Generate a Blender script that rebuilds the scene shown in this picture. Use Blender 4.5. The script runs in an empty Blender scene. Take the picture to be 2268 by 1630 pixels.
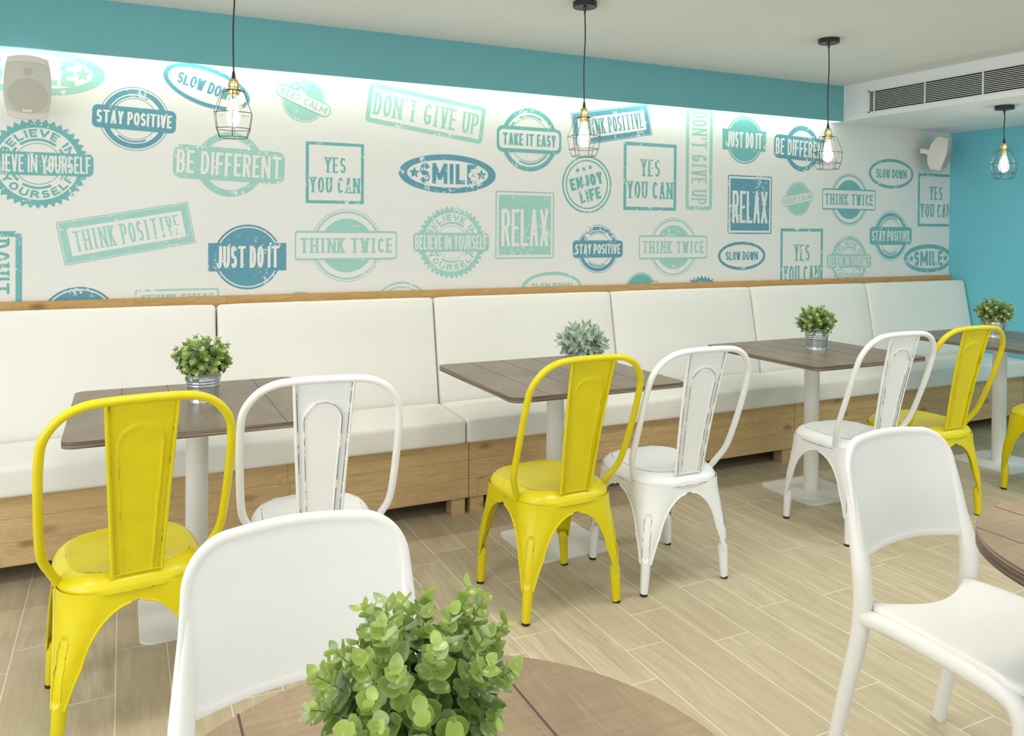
import bpy, math, random
from math import sin, cos, pi, radians, sqrt
from mathutils import Vector, Matrix
import bmesh

# ------------------------------------------------------------------ camera, world, light, exposure
scene = bpy.context.scene
col = scene.collection
IMG_W, IMG_H = 2268, 1630
F_PX, CY_PX = 1773.95, 524.2
YAW, PITCH, ROLL = 0.451109, 0.009676, -0.006899
CAM_H = 1.385
cam_d = bpy.data.cameras.new('camera')
cam = bpy.data.objects.new('camera', cam_d)
col.objects.link(cam)
fwd = Vector((sin(YAW)*cos(PITCH), cos(YAW)*cos(PITCH), -sin(PITCH)))
rgt = Vector((cos(YAW), -sin(YAW), 0))
dwn = fwd.cross(rgt)
r2 = cos(ROLL)*rgt + sin(ROLL)*dwn
d2 = -sin(ROLL)*rgt + cos(ROLL)*dwn
m = Matrix.Identity(4)
for i in range(3):
    m[i][0] = r2[i]; m[i][1] = -d2[i]; m[i][2] = -fwd[i]
m[0][3], m[1][3], m[2][3] = 0, 0, CAM_H
cam.matrix_world = m
cam_d.sensor_fit = 'HORIZONTAL'; cam_d.sensor_width = 36
cam_d.lens = F_PX/IMG_W*36
cam_d.shift_y = -(IMG_H/2-CY_PX)/IMG_W
cam_d.clip_start = 0.05
scene.camera = cam

scene.view_settings.view_transform = 'Standard'
scene.view_settings.look = 'None'
scene.view_settings.gamma = 1
scene.view_settings.use_curve_mapping = False
scene.view_settings.exposure = 0.2

world = bpy.data.worlds.new('daylight'); scene.world = world
world.use_nodes = True
world.node_tree.nodes['Background'].inputs[0].default_value = (0.86, 0.93, 1.0, 1)
world.node_tree.nodes['Background'].inputs[1].default_value = 1.0

def area(name, loc, rot, sx, sy, power, color):
    l = bpy.data.lights.new(name, 'AREA'); l.shape = 'RECTANGLE'
    l.size = sx; l.size_y = sy; l.energy = power; l.color = color
    o = bpy.data.objects.new(name, l); col.objects.link(o)
    o.location = loc; o.rotation_euler = rot
    return o
# daylight through the shop window on the left and the glazed front behind the camera
area('window_daylight_left', (-2.7, 0.6, 1.35), (0, radians(-90), 0), 2.2, 3.6, 52, (0.92, 0.96, 1.0))
area('window_daylight_front', (1.6, -3.1, 1.35), (radians(90), 0, 0), 7.5, 2.3, 26, (0.93, 0.97, 1.0))
# unseen overhead fill lights added behind the camera and above the near tables
for i, (lx, ly) in enumerate([(-1.2, 1.75), (0.2, 1.75), (1.6, 1.75), (3.0, 1.75), (4.1, 1.6), (-1.2, -0.6), (0.6, -0.6), (2.4, -0.6), (4.0, -0.6)]):
    l = bpy.data.lights.new('ceiling_fill', 'AREA'); l.shape = 'DISK'; l.size = 0.5; l.energy = 10.5 if ly > 0 else 6; l.color = (1.0, 0.96, 0.90)
    o = bpy.data.objects.new('ceiling_fill', l); col.objects.link(o); o.location = (lx, ly, 2.385)
for lx, ly in [(5.2, 1.6), (5.2, 0.2)]:  # unseen fill lights added under the bulkhead to brighten the turquoise wall
    l = bpy.data.lights.new('bulkhead_fill', 'AREA'); l.shape = 'DISK'; l.size = 0.4; l.energy = 7; l.color = (0.93, 0.97, 1.0)
    o = bpy.data.objects.new('bulkhead_fill', l); col.objects.link(o); o.location = (lx, ly, 2.14)
# LED strip in the cove behind the valance
area('cove_led_light', (1.45, 4.118, 2.183), (radians(-58), 0, 0), 6.1, 0.03, 18, (1.0, 0.93, 0.81))

# ------------------------------------------------------------------ helpers
def lin(r, g, b):
    f = lambda c: (c/255/12.92 if c/255 <= 0.04045 else ((c/255+0.055)/1.055)**2.4)
    return (f(r), f(g), f(b), 1)

class NT:
    def __init__(s, name):
        s.m = bpy.data.materials.new(name); s.m.use_nodes = True
        s.t = s.m.node_tree; s.n = s.t.nodes
        s.b = s.n['Principled BSDF']
    def add(s, typ, **kw):
        nd = s.n.new(typ)
        for k, v in kw.items():
            if k in nd.inputs.keys() if isinstance(k, str) else False: nd.inputs[k].default_value = v
            else: setattr(nd, k, v)
        return nd
    def link(s, a, b): s.t.links.new(a, b)
    def pos(s):
        return s.add('ShaderNodeNewGeometry').outputs['Position']
    def obj(s):
        return s.add('ShaderNodeTexCoord').outputs['Object']
    def mapping(s, vec, scale=(1,1,1), loc=(0,0,0), rot=(0,0,0)):
        mp = s.add('ShaderNodeMapping'); s.link(vec, mp.inputs[0])
        mp.inputs['Scale'].default_value = scale; mp.inputs['Location'].default_value = loc; mp.inputs['Rotation'].default_value = rot
        return mp.outputs[0]
    def noise(s, vec, scale, detail=4, rough=0.5, dist=0.0):
        nz = s.add('ShaderNodeTexNoise'); s.link(vec, nz.inputs['Vector'])
        nz.inputs['Scale'].default_value = scale; nz.inputs['Detail'].default_value = detail
        nz.inputs['Roughness'].default_value = rough; nz.inputs['Distortion'].default_value = dist
        return nz.outputs['Fac']
    def ramp(s, fac, stops):
        r = s.add('ShaderNodeValToRGB'); s.link(fac, r.inputs[0])
        e = r.color_ramp.elements
        while len(e) < len(stops): e.new(0.5)
        for el, (p, c) in zip(e, stops):
            el.position = p; el.color = c if len(c) == 4 else (*c, 1)
        return r.outputs[0]
    def mix(s, fac, a, b, mode='MIX'):
        x = s.add('ShaderNodeMix'); x.data_type = 'RGBA'; x.blend_type = mode
        for sock, v in ((x.inputs['Factor'], fac), (x.inputs[6], a), (x.inputs[7], b)):
            if isinstance(v, (int, float, tuple)): sock.default_value = v
            else: s.link(v, sock)
        return x.outputs[2]
    def math(s, op, a, b=0.0, c=0.0):
        x = s.add('ShaderNodeMath'); x.operation = op
        for sock, v in zip(x.inputs, (a, b, c)):
            if isinstance(v, (int, float)): sock.default_value = v
            else: s.link(v, sock)
        return x.outputs[0]
    def bump(s, h, strength=0.1, dist=0.01):
        b = s.add('ShaderNodeBump'); b.inputs['Strength'].default_value = strength; b.inputs['Distance'].default_value = dist
        s.link(h, b.inputs['Height']); s.link(b.outputs[0], s.b.inputs['Normal'])
    def set(s, **kw):
        for k, v in kw.items():
            k = {'base': 'Base Color', 'rough': 'Roughness', 'metal': 'Metallic', 'spec': 'Specular IOR Level', 'emis': 'Emission Color', 'emis_s': 'Emission Strength', 'coat': 'Coat Weight', 'trans': 'Transmission Weight', 'alpha': 'Alpha'}[k]
            if isinstance(v, (int, float, tuple)): s.b.inputs[k].default_value = v
            else: s.link(v, s.b.inputs[k])
        return s

BLACK = (0, 0, 0, 1); WHITE = (1, 1, 1, 1)
def plain(name, c, rough=0.5, metal=0.0, spec=0.5, vary=0.03):
    t = NT(name)
    n = t.noise(t.pos(), 9, 3)
    lo = tuple(x*(1-vary) for x in c[:3])+(1,); hi = tuple(min(1, x*(1+vary)) for x in c[:3])+(1,)
    t.set(base=t.mix(n, lo, hi), rough=rough, metal=metal, spec=spec)
    return t.m

MAT = {}
WALLC = lin(226, 226, 222)
MAT['wall'] = plain('white_wallpaper', WALLC, 0.6, spec=0.2, vary=0.01)
MAT['ceiling'] = plain('ceiling_paint', lin(228, 229, 228), 0.8, spec=0.1, vary=0.01)
MAT['turq'] = plain('turquoise_paint', lin(110, 174, 180), 0.6, spec=0.25, vary=0.02)
MAT['turq_wall'] = plain('blue_turquoise_paint', lin(116, 198, 215), 0.6, spec=0.25, vary=0.02)
MAT['bulkhead'] = plain('white_bulkhead_paint', lin(236, 238, 240), 0.6, spec=0.2, vary=0.01)
MAT['grille'] = plain('grille_white', lin(228, 230, 231), 0.4)
MAT['dark'] = plain('dark_void', lin(26, 30, 32), 0.8)
MAT['white_metal'] = plain('white_powder_coat', lin(230, 230, 226), 0.4)
MAT['black'] = plain('black_satin', lin(32, 33, 34), 0.35)
MAT['rubber'] = plain('black_rubber', lin(38, 34, 22), 0.6)
MAT['plastic'] = plain('white_plastic', lin(230, 229, 225), 0.38, vary=0.008)
MAT['speaker'] = plain('grey_white_speaker', lin(214, 212, 202), 0.5)
MAT['speaker_grille'] = plain('speaker_grille', lin(196, 195, 183), 0.6)
MAT['speaker_dark'] = plain('speaker_driver', lin(182, 180, 168), 0.7)
MAT['brass'] = plain('brass', lin(228, 208, 148), 0.28, 1.0)
MAT['wire'] = plain('dark_wire', lin(36, 30, 26), 0.45, 0.2)
MAT['soil'] = plain('dark_moss', lin(30, 34, 22), 0.9)

# ---- leather
t = NT('white_leatherette'); n = t.noise(t.pos(), 260, 2); n2 = t.noise(t.pos(), 3.0, 3)
t.set(base=t.mix(n2, lin(229, 227, 219), lin(236, 235, 229)), rough=0.42, spec=0.4); t.bump(t.math('ADD', n2, t.math('MULTIPLY', n, 0.1)), 0.12, 0.02); MAT['leather'] = t.m

# ---- yellow and white chair paint with worn edges
def paint(name, c, c2, dark, thr):
    t = NT(name); n = t.noise(t.pos(), 14, 4)
    t.set(base=t.mix(t.ramp(n, [(0.35, BLACK), (0.75, WHITE)]), c, c2), rough=0.3, spec=0.5)
    t.bump(t.noise(t.pos(), 30, 3), 0.06, 0.01)
    w = NT(name+'_worn'); n = w.noise(w.pos(), 20, 4, 0.65)
    w.set(base=w.mix(w.ramp(n, [(thr, BLACK), (thr+.05, WHITE)]), c, dark), rough=0.4)
    return t.m, w.m
MAT['yellow'], MAT['yellow_worn'] = paint('yellow_enamel', lin(212, 196, 0), lin(220, 204, 2), lin(104, 95, 12), .56)
MAT['white'], MAT['white_worn'] = paint('white_enamel', lin(231, 232, 231), lin(236, 237, 236), lin(78, 84, 92), .44)

# ---- table laminate: planks along Y, with grooves
def laminate(name, c1, c2, c3, horiz):
    t = NT(name); p = t.obj()
    p1 = t.mapping(p, (60, 5, 20) if not horiz else (5, 60, 20))
    g = t.noise(p1, 2.0, 5, 0.6, 0.4)
    p2 = t.mapping(p, (6, 4, 4)); b = t.noise(p2, 1.0, 4, 0.6, 0.8)
    p3 = t.mapping(p, (4, 90, 20) if not horiz else (90, 4, 20)); h = t.noise(p3, 3.0, 3)
    c = t.mix(t.ramp(b, [(0.3, BLACK), (0.7, WHITE)]), c1, c2)
    c = t.mix(t.math('MULTIPLY', t.ramp(g, [(0.35, BLACK), (0.7, WHITE)]), 0.5), c, c3)
    c = t.mix(t.math('MULTIPLY', t.ramp(h, [(0.5, BLACK), (0.7, WHITE)]), 0.42), c, c2)
    t.set(base=c, rough=0.36, spec=0.45); t.bump(g, 0.06, 0.004)
    return t.m
MAT['laminate'] = laminate('taupe_laminate', lin(116, 103, 86), lin(140, 126, 107), lin(102, 89, 73), False)
MAT['laminate_round'] = laminate('brown_laminate', lin(138, 117, 90), lin(168, 146, 116), lin(122, 102, 78), True)
t = NT('laminate_edge'); p = t.mapping(t.obj(), (1, 1, 90)); n = t.noise(p, 2.2, 2)
t.set(base=t.mix(t.ramp(n, [(0.4, BLACK), (0.6, WHITE)]), lin(82, 68, 58), lin(142, 125, 109)), rough=0.5); MAT['ply_edge'] = t.m
MAT['groove'] = plain('groove_dark', lin(74, 60, 50), 0.6)
MAT['rim_pale'] = plain('pale_rim', lin(182, 158, 128), 0.5)  # paler line along the top edge of the round tabletops

# ---- bench wood: horizontal planks with knots
def wood(name, light, mid, dark, plank_h, z0):
    t = NT(name); p = t.pos()
    sep = t.add('ShaderNodeSeparateXYZ'); t.link(p, sep.inputs[0])
    row = t.math('FLOOR', t.math('DIVIDE', t.math('SUBTRACT', sep.outputs[2], z0), plank_h))
    # board joints along the length, different for every row
    wn = t.add('ShaderNodeTexWhiteNoise'); wn.noise_dimensions = '1D'; t.link(row, wn.inputs['W'])
    xo = t.math('ADD', sep.outputs[0], t.math('MULTIPLY', wn.outputs['Value'], 3.0))
    brd = t.math('FLOOR', t.math('DIVIDE', xo, 1.1))
    wn2 = t.add('ShaderNodeTexWhiteNoise'); wn2.noise_dimensions = '2D'
    cx = t.add('ShaderNodeCombineXYZ'); t.link(row, cx.inputs[0]); t.link(brd, cx.inputs[1]); t.link(cx.outputs[0], wn2.inputs['Vector'])
    off = t.math('MULTIPLY', wn2.outputs['Value'], 17.0)
    v = t.add('ShaderNodeCombineXYZ'); t.link(xo, v.inputs[0]); t.link(sep.outputs[1], v.inputs[1]); t.link(t.math('ADD', sep.outputs[2], off), v.inputs[2])
    # knots
    kx = t.add('ShaderNodeCombineXYZ'); t.link(t.math('MULTIPLY', xo, 4.2), kx.inputs[0]); t.link(t.math('MULTIPLY', t.math('ADD', sep.outputs[2], off), 8.5), kx.inputs[1])
    vk = kx.outputs[0]; vo = t.add('ShaderNodeTexVoronoi'); vo.voronoi_dimensions = '2D'; vo.feature = 'F1'; vo.inputs['Scale'].default_value = 1.0; t.link(vk, vo.inputs['Vector'])
    ksel = t.add('ShaderNodeSeparateColor'); t.link(vo.outputs['Color'], ksel.inputs[0])
    keep = t.math('GREATER_THAN', ksel.outputs[0], 0.60)
    knot = t.math('MULTIPLY', keep, t.ramp(vo.outputs['Distance'], [(0.05, WHITE), (0.20, BLACK)]))
    d = vo.outputs['Distance']
    vg = t.mapping(v.outputs[0], (2.2, 1, 30)); nz = t.noise(vg, 1.4, 3, 0.5, 0.6)
    ring = t.math('SINE', t.math('ADD', t.math('MULTIPLY', nz, 46), t.math('MULTIPLY', t.math('MULTIPLY', t.math('MINIMUM', d, 0.5), keep), 40)))
    fine = t.noise(t.mapping(v.outputs[0], (9, 1, 260)), 1.0, 3)
    c = t.mix(t.ramp(nz, [(0.3, BLACK), (0.7, WHITE)]), light, mid)
    c = t.mix(t.math('MULTIPLY', t.math('MULTIPLY_ADD', ring, 0.5, 0.5), 0.36), c, dark)
    c = t.mix(t.math('MULTIPLY', fine, 0.18), c, dark)
    c = t.mix(t.math('MULTIPLY', knot, 0.75), c, tuple(x*0.55 for x in dark[:3])+(1,))
    c = t.mix(t.math('MULTIPLY', wn2.outputs['Value'], 0.3), c, mid)
    # plank seams
    fz = t.math('FRACT', t.math('DIVIDE', t.math('SUBTRACT', sep.outputs[2], z0), plank_h))
    fx = t.math('FRACT', t.math('DIVIDE', xo, 1.1))
    seam = t.math('MAXIMUM', t.math('LESS_THAN', fz, 0.022), t.math('LESS_THAN', fx, 0.002))
    c = t.mix(t.math('MULTIPLY', seam, 0.55), c, tuple(x*0.45 for x in dark[:3])+(1,))
    t.set(base=c, rough=0.5, spec=0.3); t.bump(ring, 0.03, 0.003)
    return t.m
MAT['bench_wood'] = wood('bench_wood', lin(218, 190, 142), lin(202, 171, 122), lin(162, 131, 86), 0.0912, 0.083)
MAT['rail_wood'] = wood('rail_wood', lin(204, 166, 110), lin(192, 154, 98), lin(156, 118, 68), 0.4, 0.7)

# ---- floor tiles with wood print; UV 0..1 per tile, tile tint in an attribute
t = NT('wood_look_tiles'); p = t.pos()
at = t.add('ShaderNodeAttribute'); at.attribute_name = 'tile'
sc = t.add('ShaderNodeSeparateColor'); t.link(at.outputs['Color'], sc.inputs[0])
ofs = t.add('ShaderNodeCombineXYZ'); t.link(t.math('MULTIPLY', sc.outputs[0], 31), ofs.inputs[0]); t.link(t.math('MULTIPLY', sc.outputs[1], 17), ofs.inputs[1])
va = t.add('ShaderNodeVectorMath'); va.operation = 'ADD'; t.link(p, va.inputs[0]); t.link(ofs.outputs[0], va.inputs[1])
g1 = t.noise(t.mapping(va.outputs[0], (16, 1.5, 1)), 1.6, 5, 0.6, 1.2)
g2 = t.noise(t.mapping(va.outputs[0], (120, 5, 1)), 1.5, 4, 0.6, 0.3)
ring = t.math('SINE', t.math('MULTIPLY', t.noise(t.mapping(va.outputs[0], (7, 0.8, 1)), 1.2, 2, 0.5, 0.4), 60))
c = t.mix(t.ramp(g1, [(0.3, BLACK), (0.7, WHITE)]), lin(180, 166, 138), lin(214, 203, 176))
c = t.mix(t.math('MULTIPLY', t.ramp(g2, [(0.45, BLACK), (0.75, WHITE)]), 0.4), c, lin(166, 148, 116))
c = t.mix(t.math('MULTIPLY', t.math('MULTIPLY_ADD', ring, 0.5, 0.5), 0.16), c, lin(160, 144, 112))
c = t.mix(t.math('MULTIPLY', sc.outputs[2], 0.55), c, lin(184, 170, 140))
uv = t.add('ShaderNodeUVMap'); uv.uv_map = 'tile_uv'
su = t.add('ShaderNodeSeparateXYZ'); t.link(uv.outputs[0], su.inputs[0])
def edge(sock, w):
    e = t.math('MINIMUM', sock, t.math('SUBTRACT', 1.0, sock))
    return t.math('LESS_THAN', e, w)
gm = t.math('MAXIMUM', edge(su.outputs[0], 0.0017/0.151), edge(su.outputs[1], 0.0017/0.79))
c = t.mix(gm, c, lin(228, 221, 200))
t.set(base=c, rough=0.45, spec=0.35); t.bump(g2, 0.05, 0.003)
MAT['floor'] = t.m

# ---- printed inks with distressed gaps that show the wallpaper
def ink(name, c):
    t = NT(name); p = t.pos()
    n1 = t.noise(p, 62, 5, 0.72); n2 = t.noise(p, 7, 2)
    s = t.math('ADD', n1, t.math('MULTIPLY', t.math('SUBTRACT', n2, 0.5), 0.55))
    t.set(base=t.mix(t.ramp(s, [(0.615, BLACK), (0.645, WHITE)]), c, WALLC), rough=0.6, spec=0.2)
    return t.m
MAT['mint'] = ink('mint_print', lin(158, 203, 194))
MAT['teal'] = ink('teal_print', lin(114, 177, 177))
MAT['blue'] = ink('blue_print', lin(98, 154, 172))

# ---- galvanised zinc
t = NT('galvanised_zinc'); vo = t.add('ShaderNodeTexVoronoi'); vo.inputs['Scale'].default_value = 70; t.link(t.obj(), vo.inputs['Vector'])
t.set(base=t.mix(vo.outputs['Color'], lin(176, 181, 186), lin(206, 209, 212)), rough=0.33, metal=0.9); MAT['zinc'] = t.m

# ---- leaves
def leafmat(name, rough):
    t = NT(name); at = t.add('ShaderNodeAttribute'); at.attribute_name = 'tint'
    t.set(base=at.outputs['Color'], rough=rough, spec=0.5)
    tr = t.add('ShaderNodeBsdfTranslucent'); t.link(at.outputs['Color'], tr.inputs[0])
    mx = t.add('ShaderNodeMixShader'); mx.inputs[0].default_value = 0.25
    t.link(t.b.outputs[0], mx.inputs[1]); t.link(tr.outputs[0], mx.inputs[2])
    t.link(mx.outputs[0], t.n['Material Output'].inputs[0])
    return t.m
MAT['leaf'] = leafmat('eucalyptus_leaf', 0.27)
MAT['sage'] = leafmat('sage_leaf', 0.7)
MAT['stem'] = plain('plant_stem', lin(118, 142, 92), 0.6)

# ---- bulb
t = NT('bulb_glass')
tr = t.add('ShaderNodeBsdfTransparent'); gl = t.add('ShaderNodeBsdfGlossy'); gl.inputs['Roughness'].default_value = 0.05
em = t.add('ShaderNodeEmission'); em.inputs[0].default_value = (1, 0.93, 0.78, 1); em.inputs[1].default_value = 0.16
fr = t.add('ShaderNodeFresnel'); fr.inputs[0].default_value = 1.3
mx = t.add('ShaderNodeMixShader'); t.link(fr.outputs[0], mx.inputs[0]); t.link(tr.outputs[0], mx.inputs[1]); t.link(gl.outputs[0], mx.inputs[2])
ad = t.add('ShaderNodeAddShader'); t.link(mx.outputs[0], ad.inputs[0]); t.link(em.outputs[0], ad.inputs[1])
t.link(ad.outputs[0], t.n['Material Output'].inputs[0]); MAT['glass'] = t.m
def emit(name, c, s):
    t = NT(name); t.set(base=c, emis=c, emis_s=s); return t.m
MAT['filament'] = emit('glowing_filament', (1, 0.9, 0.72, 1), 26)
MAT['led'] = emit('led_diffuser', (1, 0.9, 0.74, 1), 6)

# ------------------------------------------------------------------ mesh builder
class MB:
    def __init__(s): s.v = []; s.f = []; s.m = []; s.attr = None
    def add(s, vs, fs, mi=0):
        o = len(s.v); s.v += [tuple(x) for x in vs]
        s.f += [tuple(i+o for i in f) for f in fs]; s.m += [mi]*len(fs)
    def box(s, x0, x1, y0, y1, z0, z1, mi=0):
        vs = [(x, y, z) for z in (z0, z1) for y in (y0, y1) for x in (x0, x1)]
        s.add(vs, [(0, 2, 3, 1), (4, 5, 7, 6), (0, 1, 5, 4), (2, 6, 7, 3), (0, 4, 6, 2), (1, 3, 7, 5)], mi)
    def grid(s, P, closed_u=False, closed_v=False, mi=0, flip=False):
        nu, nv = len(P), len(P[0])
        vs = [p for r in P for p in r]; fs = []
        for i in range(nu if closed_u else nu-1):
            for j in range(nv if closed_v else nv-1):
                a = i*nv+j; b = ((i+1) % nu)*nv+j; c = ((i+1) % nu)*nv+(j+1) % nv; d = i*nv+(j+1) % nv
                fs.append((d, c, b, a) if flip else (a, b, c, d))
        s.add(vs, fs, mi)
    def tube(s, path, r, n=12, closed=False, caps=True, mi=0, up=None, ry=None):
        path = [Vector(p) for p in path]; k = len(path)
        rad = r if isinstance(r, (list, tuple)) else [r]*k
        rad2 = (ry if isinstance(ry, (list, tuple)) else [ry]*k) if ry is not None else rad
        T = []
        for i in range(k):
            a = path[(i-1) % k] if closed or i else path[0]; b = path[(i+1) % k] if closed or i < k-1 else path[-1]
            T.append((b-a).normalized())
        N = Vector(up) if up else (Vector((0, 0, 1)) if abs(T[0].z) < 0.9 else Vector((1, 0, 0)))
        rings = []
        for i in range(k):
            N = (N - T[i]*N.dot(T[i])).normalized(); B = T[i].cross(N)
            rings.append([path[i]+N*(cos(2*pi*j/n)*rad[i])+B*(sin(2*pi*j/n)*rad2[i]) for j in range(n)])
        s.grid(rings, closed_u=closed, closed_v=True, mi=mi, flip=True)
        if caps and not closed:
            o = len(s.v)
            s.add(rings[0], [tuple(range(n))], mi); s.add(rings[-1], [tuple(reversed(range(n)))], mi)
    def lathe(s, prof, n=32, c=(0, 0, 0), mi=0, caps=True):
        rings = [[(c[0]+r*cos(2*pi*j/n), c[1]+r*sin(2*pi*j/n), c[2]+z) for j in range(n)] for r, z in prof]
        s.grid(rings, closed_v=True, mi=mi, flip=True)
        if caps:
            if prof[0][0] > 1e-5: s.add(rings[0], [tuple(reversed(range(n)))], mi)
            if prof[-1][0] > 1e-5: s.add(rings[-1], [tuple(range(n))], mi)
    def cyl(s, c, r, h, n=32, mi=0, r2=None):
        r2 = r if r2 is None else r2
        s.lathe([(r, 0), (r2, h)], n, c, mi)
    def prism(s, outline, z0, z1, mi=0, mi_side=None):
        n = len(outline)
        a = [(x, y, z0) for x, y in outline]; b = [(x, y, z1) for x, y in outline]
        s.add(b, [tuple(range(n))], mi); s.add(a, [tuple(reversed(range(n)))], mi)
        s.add(a+b, [(i, (i+1) % n, n+(i+1) % n, n+i) for i in range(n)], mi if mi_side is None else mi_side)
    def rbox(s, c, size, r, div=6, crown=None):
        # rounded box, faces subdivided; crown(x,y,z,u,v,w)-> offset
        hx, hy, hz = size[0]/2, size[1]/2, size[2]/2
        def samples(h):
            k = 4
            inner = [-h+r+(2*h-2*r)*i/div for i in range(div+1)]
            lo = [-h+r-r*sin(pi/2*(k-i)/k)*1.0 for i in range(k)]
            return lo+inner+[-x for x in reversed(lo)]
        sx, sy, sz = samples(hx), samples(hy), samples(hz)
        def pt(x, y, z):
            q = Vector((max(-hx+r, min(hx-r, x)), max(-hy+r, min(hy-r, y)), max(-hz+r, min(hz-r, z))))
            d = Vector((x, y, z))-q
            if d.length > 1e-9: d = d.normalized()*r
            p = q+d
            if crown: p = p+Vector(crown(p.x/hx, p.y/hy, p.z/hz))
            return p+Vector(c)
        for z, fl in ((-hz, True), (hz, False)):
            s.grid([[pt(x, y, z) for y in sy] for x in sx], flip=fl)
        for y, fl in ((-hy, False), (hy, True)):
            s.grid([[pt(x, y, z) for z in sz] for x in sx], flip=fl)
        for x, fl in ((-hx, True), (hx, False)):
            s.grid([[pt(x, y, z) for z in sz] for y in sy], flip=fl)
    def build(s, name, mats, parent=None, smooth=35, weld=True, colors=None):
        me = bpy.data.meshes.new(name); me.from_pydata(s.v, [], s.f)
        if not isinstance(mats, (list, tuple)): mats = [mats]
        for mm in mats: me.materials.append(mm)
        me.polygons.foreach_set('material_index', s.m)
        if colors is not None:
            a = me.color_attributes.new('tint', 'FLOAT_COLOR', 'POINT')
            a.data.foreach_set('color', [x for c in colors for x in c])
        elif weld:
            bm = bmesh.new(); bm.from_mesh(me); bmesh.ops.remove_doubles(bm, verts=bm.verts, dist=2e-6); bm.to_mesh(me); bm.free()
        if smooth:
            me.polygons.foreach_set('use_smooth', [True]*len(me.polygons))
            me.set_sharp_from_angle(angle=radians(smooth))
        me.update()
        o = bpy.data.objects.new(name, me); col.objects.link(o)
        if parent: o.parent = parent
        return o

def tag(o, label=None, cat=None, group=None, kind=None):
    if label: o['label'] = label
    if cat: o['category'] = cat
    if group: o['group'] = group
    if kind: o['kind'] = kind
    return o
def empty(name, loc, rz=0.0):
    o = bpy.data.objects.new(name, None); col.objects.link(o); o.location = loc; o.rotation_euler.z = rz
    o.empty_display_size = 0.1
    return o
def copy_tree(o, parent=None):
    c = o.copy(); col.objects.link(c)
    if parent: c.parent = parent
    for ch in list(o.children): copy_tree(ch, c)
    return c
def spline(pts, sub=8, closed=False):
    P = [Vector(p) for p in pts]; n = len(P); out = []
    for i in range(n if closed else n-1):
        p1, p2 = P[i], P[(i+1) % n]
        p0 = P[(i-1) % n] if closed or i > 0 else p1*2-p2
        p3 = P[(i+2) % n] if closed or i < n-2 else p2*2-p1
        for k in range(sub):
            u = k/sub
            out.append(0.5*((2*p1)+(p2-p0)*u+(2*p0-5*p1+4*p2-p3)*u*u+(3*p1-p0-3*p2+p3)*u**3))
    if not closed: out.append(P[-1])
    return out
def rrect(hx, hy, r, n=8):
    pts = []
    for cx, cy, a0 in ((hx-r, hy-r, 0), (-hx+r, hy-r, pi/2), (-hx+r, -hy+r, pi), (hx-r, -hy+r, 1.5*pi)):
        for i in range(n+1):
            a = a0+pi/2*i/n; pts.append((cx+r*cos(a), cy+r*sin(a)))
    return pts
def smoothstep(a, b, x):
    u = max(0, min(1, (x-a)/(b-a))); return u*u*(3-2*u)

# ------------------------------------------------------------------ setting
W_Y, R_X, L_X, F_Y, CEIL = 4.17, 5.84, -2.8, -3.2, 2.403
VAL_Y, VAL_Z = 4.06, 2.158      # turquoise valance
AC_X = 4.55                     # white bulkhead with the air grille

# floor: one quad per tile
PH = {8: .047, 9: .437, 10: .61, 11: .017, 12: .536, 13: .129, 14: .657, 15: .385, 16: .633, 17: .226, 7: .745, 0: .529, -1: .255, -2: .668}
X0, TW, TL = -0.0205, 0.15105, 0.79
rnd = random.Random(4)
V, Fc, UV, TC = [], [], [], []
for k in range(-19, 39):
    xa, xb = max(L_X, X0+k*TW), min(R_X, X0+(k+1)*TW)
    if xb <= xa: continue
    ph = PH.get(k, rnd.random()*TL)
    y = F_Y-((F_Y-ph) % TL)
    while y < W_Y:
        ya, yb = max(F_Y, y), min(W_Y, y+TL)
        if yb > ya+1e-4:
            o = len(V); V += [(xa, ya, 0), (xb, ya, 0), (xb, yb, 0), (xa, yb, 0)]; Fc.append((o, o+1, o+2, o+3))
            u0, u1 = (xa-X0-k*TW)/TW, (xb-X0-k*TW)/TW; v0, v1 = (ya-y)/TL, (yb-y)/TL
            UV += [(u0, v0), (u1, v0), (u1, v1), (u0, v1)]; TC.append((rnd.random(), rnd.random(), rnd.random(), 1))
        y += TL
me = bpy.data.meshes.new('floor'); me.from_pydata(V, [], Fc)
uvl = me.uv_layers.new(name='tile_uv'); uvl.data.foreach_set('uv', [c for u in UV for c in u])
ca = me.color_attributes.new('tile', 'FLOAT_COLOR', 'CORNER'); ca.data.foreach_set('color', [c for q in TC for _ in range(4) for c in q])
me.materials.append(MAT['floor'])
o = bpy.data.objects.new('floor', me); col.objects.link(o); tag(o, 'pale oak look plank tile floor with light grout lines', 'floor', kind='structure')

def struct(name, boxes, mat, label, cat):
    b = MB()
    for bx in boxes: b.box(*bx)
    return tag(b.build(name, mat, smooth=0), label, cat, kind='structure')
wall_back = struct('wall_back', [(L_X-.12, R_X+.12, W_Y, W_Y+.12, 0, CEIL+.1)], MAT['wall'], 'white back wall printed with blue and mint motto stamps', 'wall')
struct('wall_right', [(R_X, R_X+.12, F_Y, W_Y, 0, CEIL+.1)], MAT['turq_wall'], 'plain turquoise blue side wall at the end of the bench', 'wall')
struct('wall_left', [(L_X-.12, L_X, F_Y, -1.3, 0, CEIL+.1), (L_X-.12, L_X, 2.5, W_Y, 0, CEIL+.1), (L_X-.12, L_X, -1.3, 2.5, 0, .2)], MAT['bulkhead'], 'white left wall with a wide window opening', 'wall')
struct('wall_front', [(L_X, -2.2, F_Y-.12, F_Y, 0, CEIL+.1), (5.4, R_X, F_Y-.12, F_Y, 0, CEIL+.1)], MAT['bulkhead'], 'white front wall beside the glazed shop front', 'wall')
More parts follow.
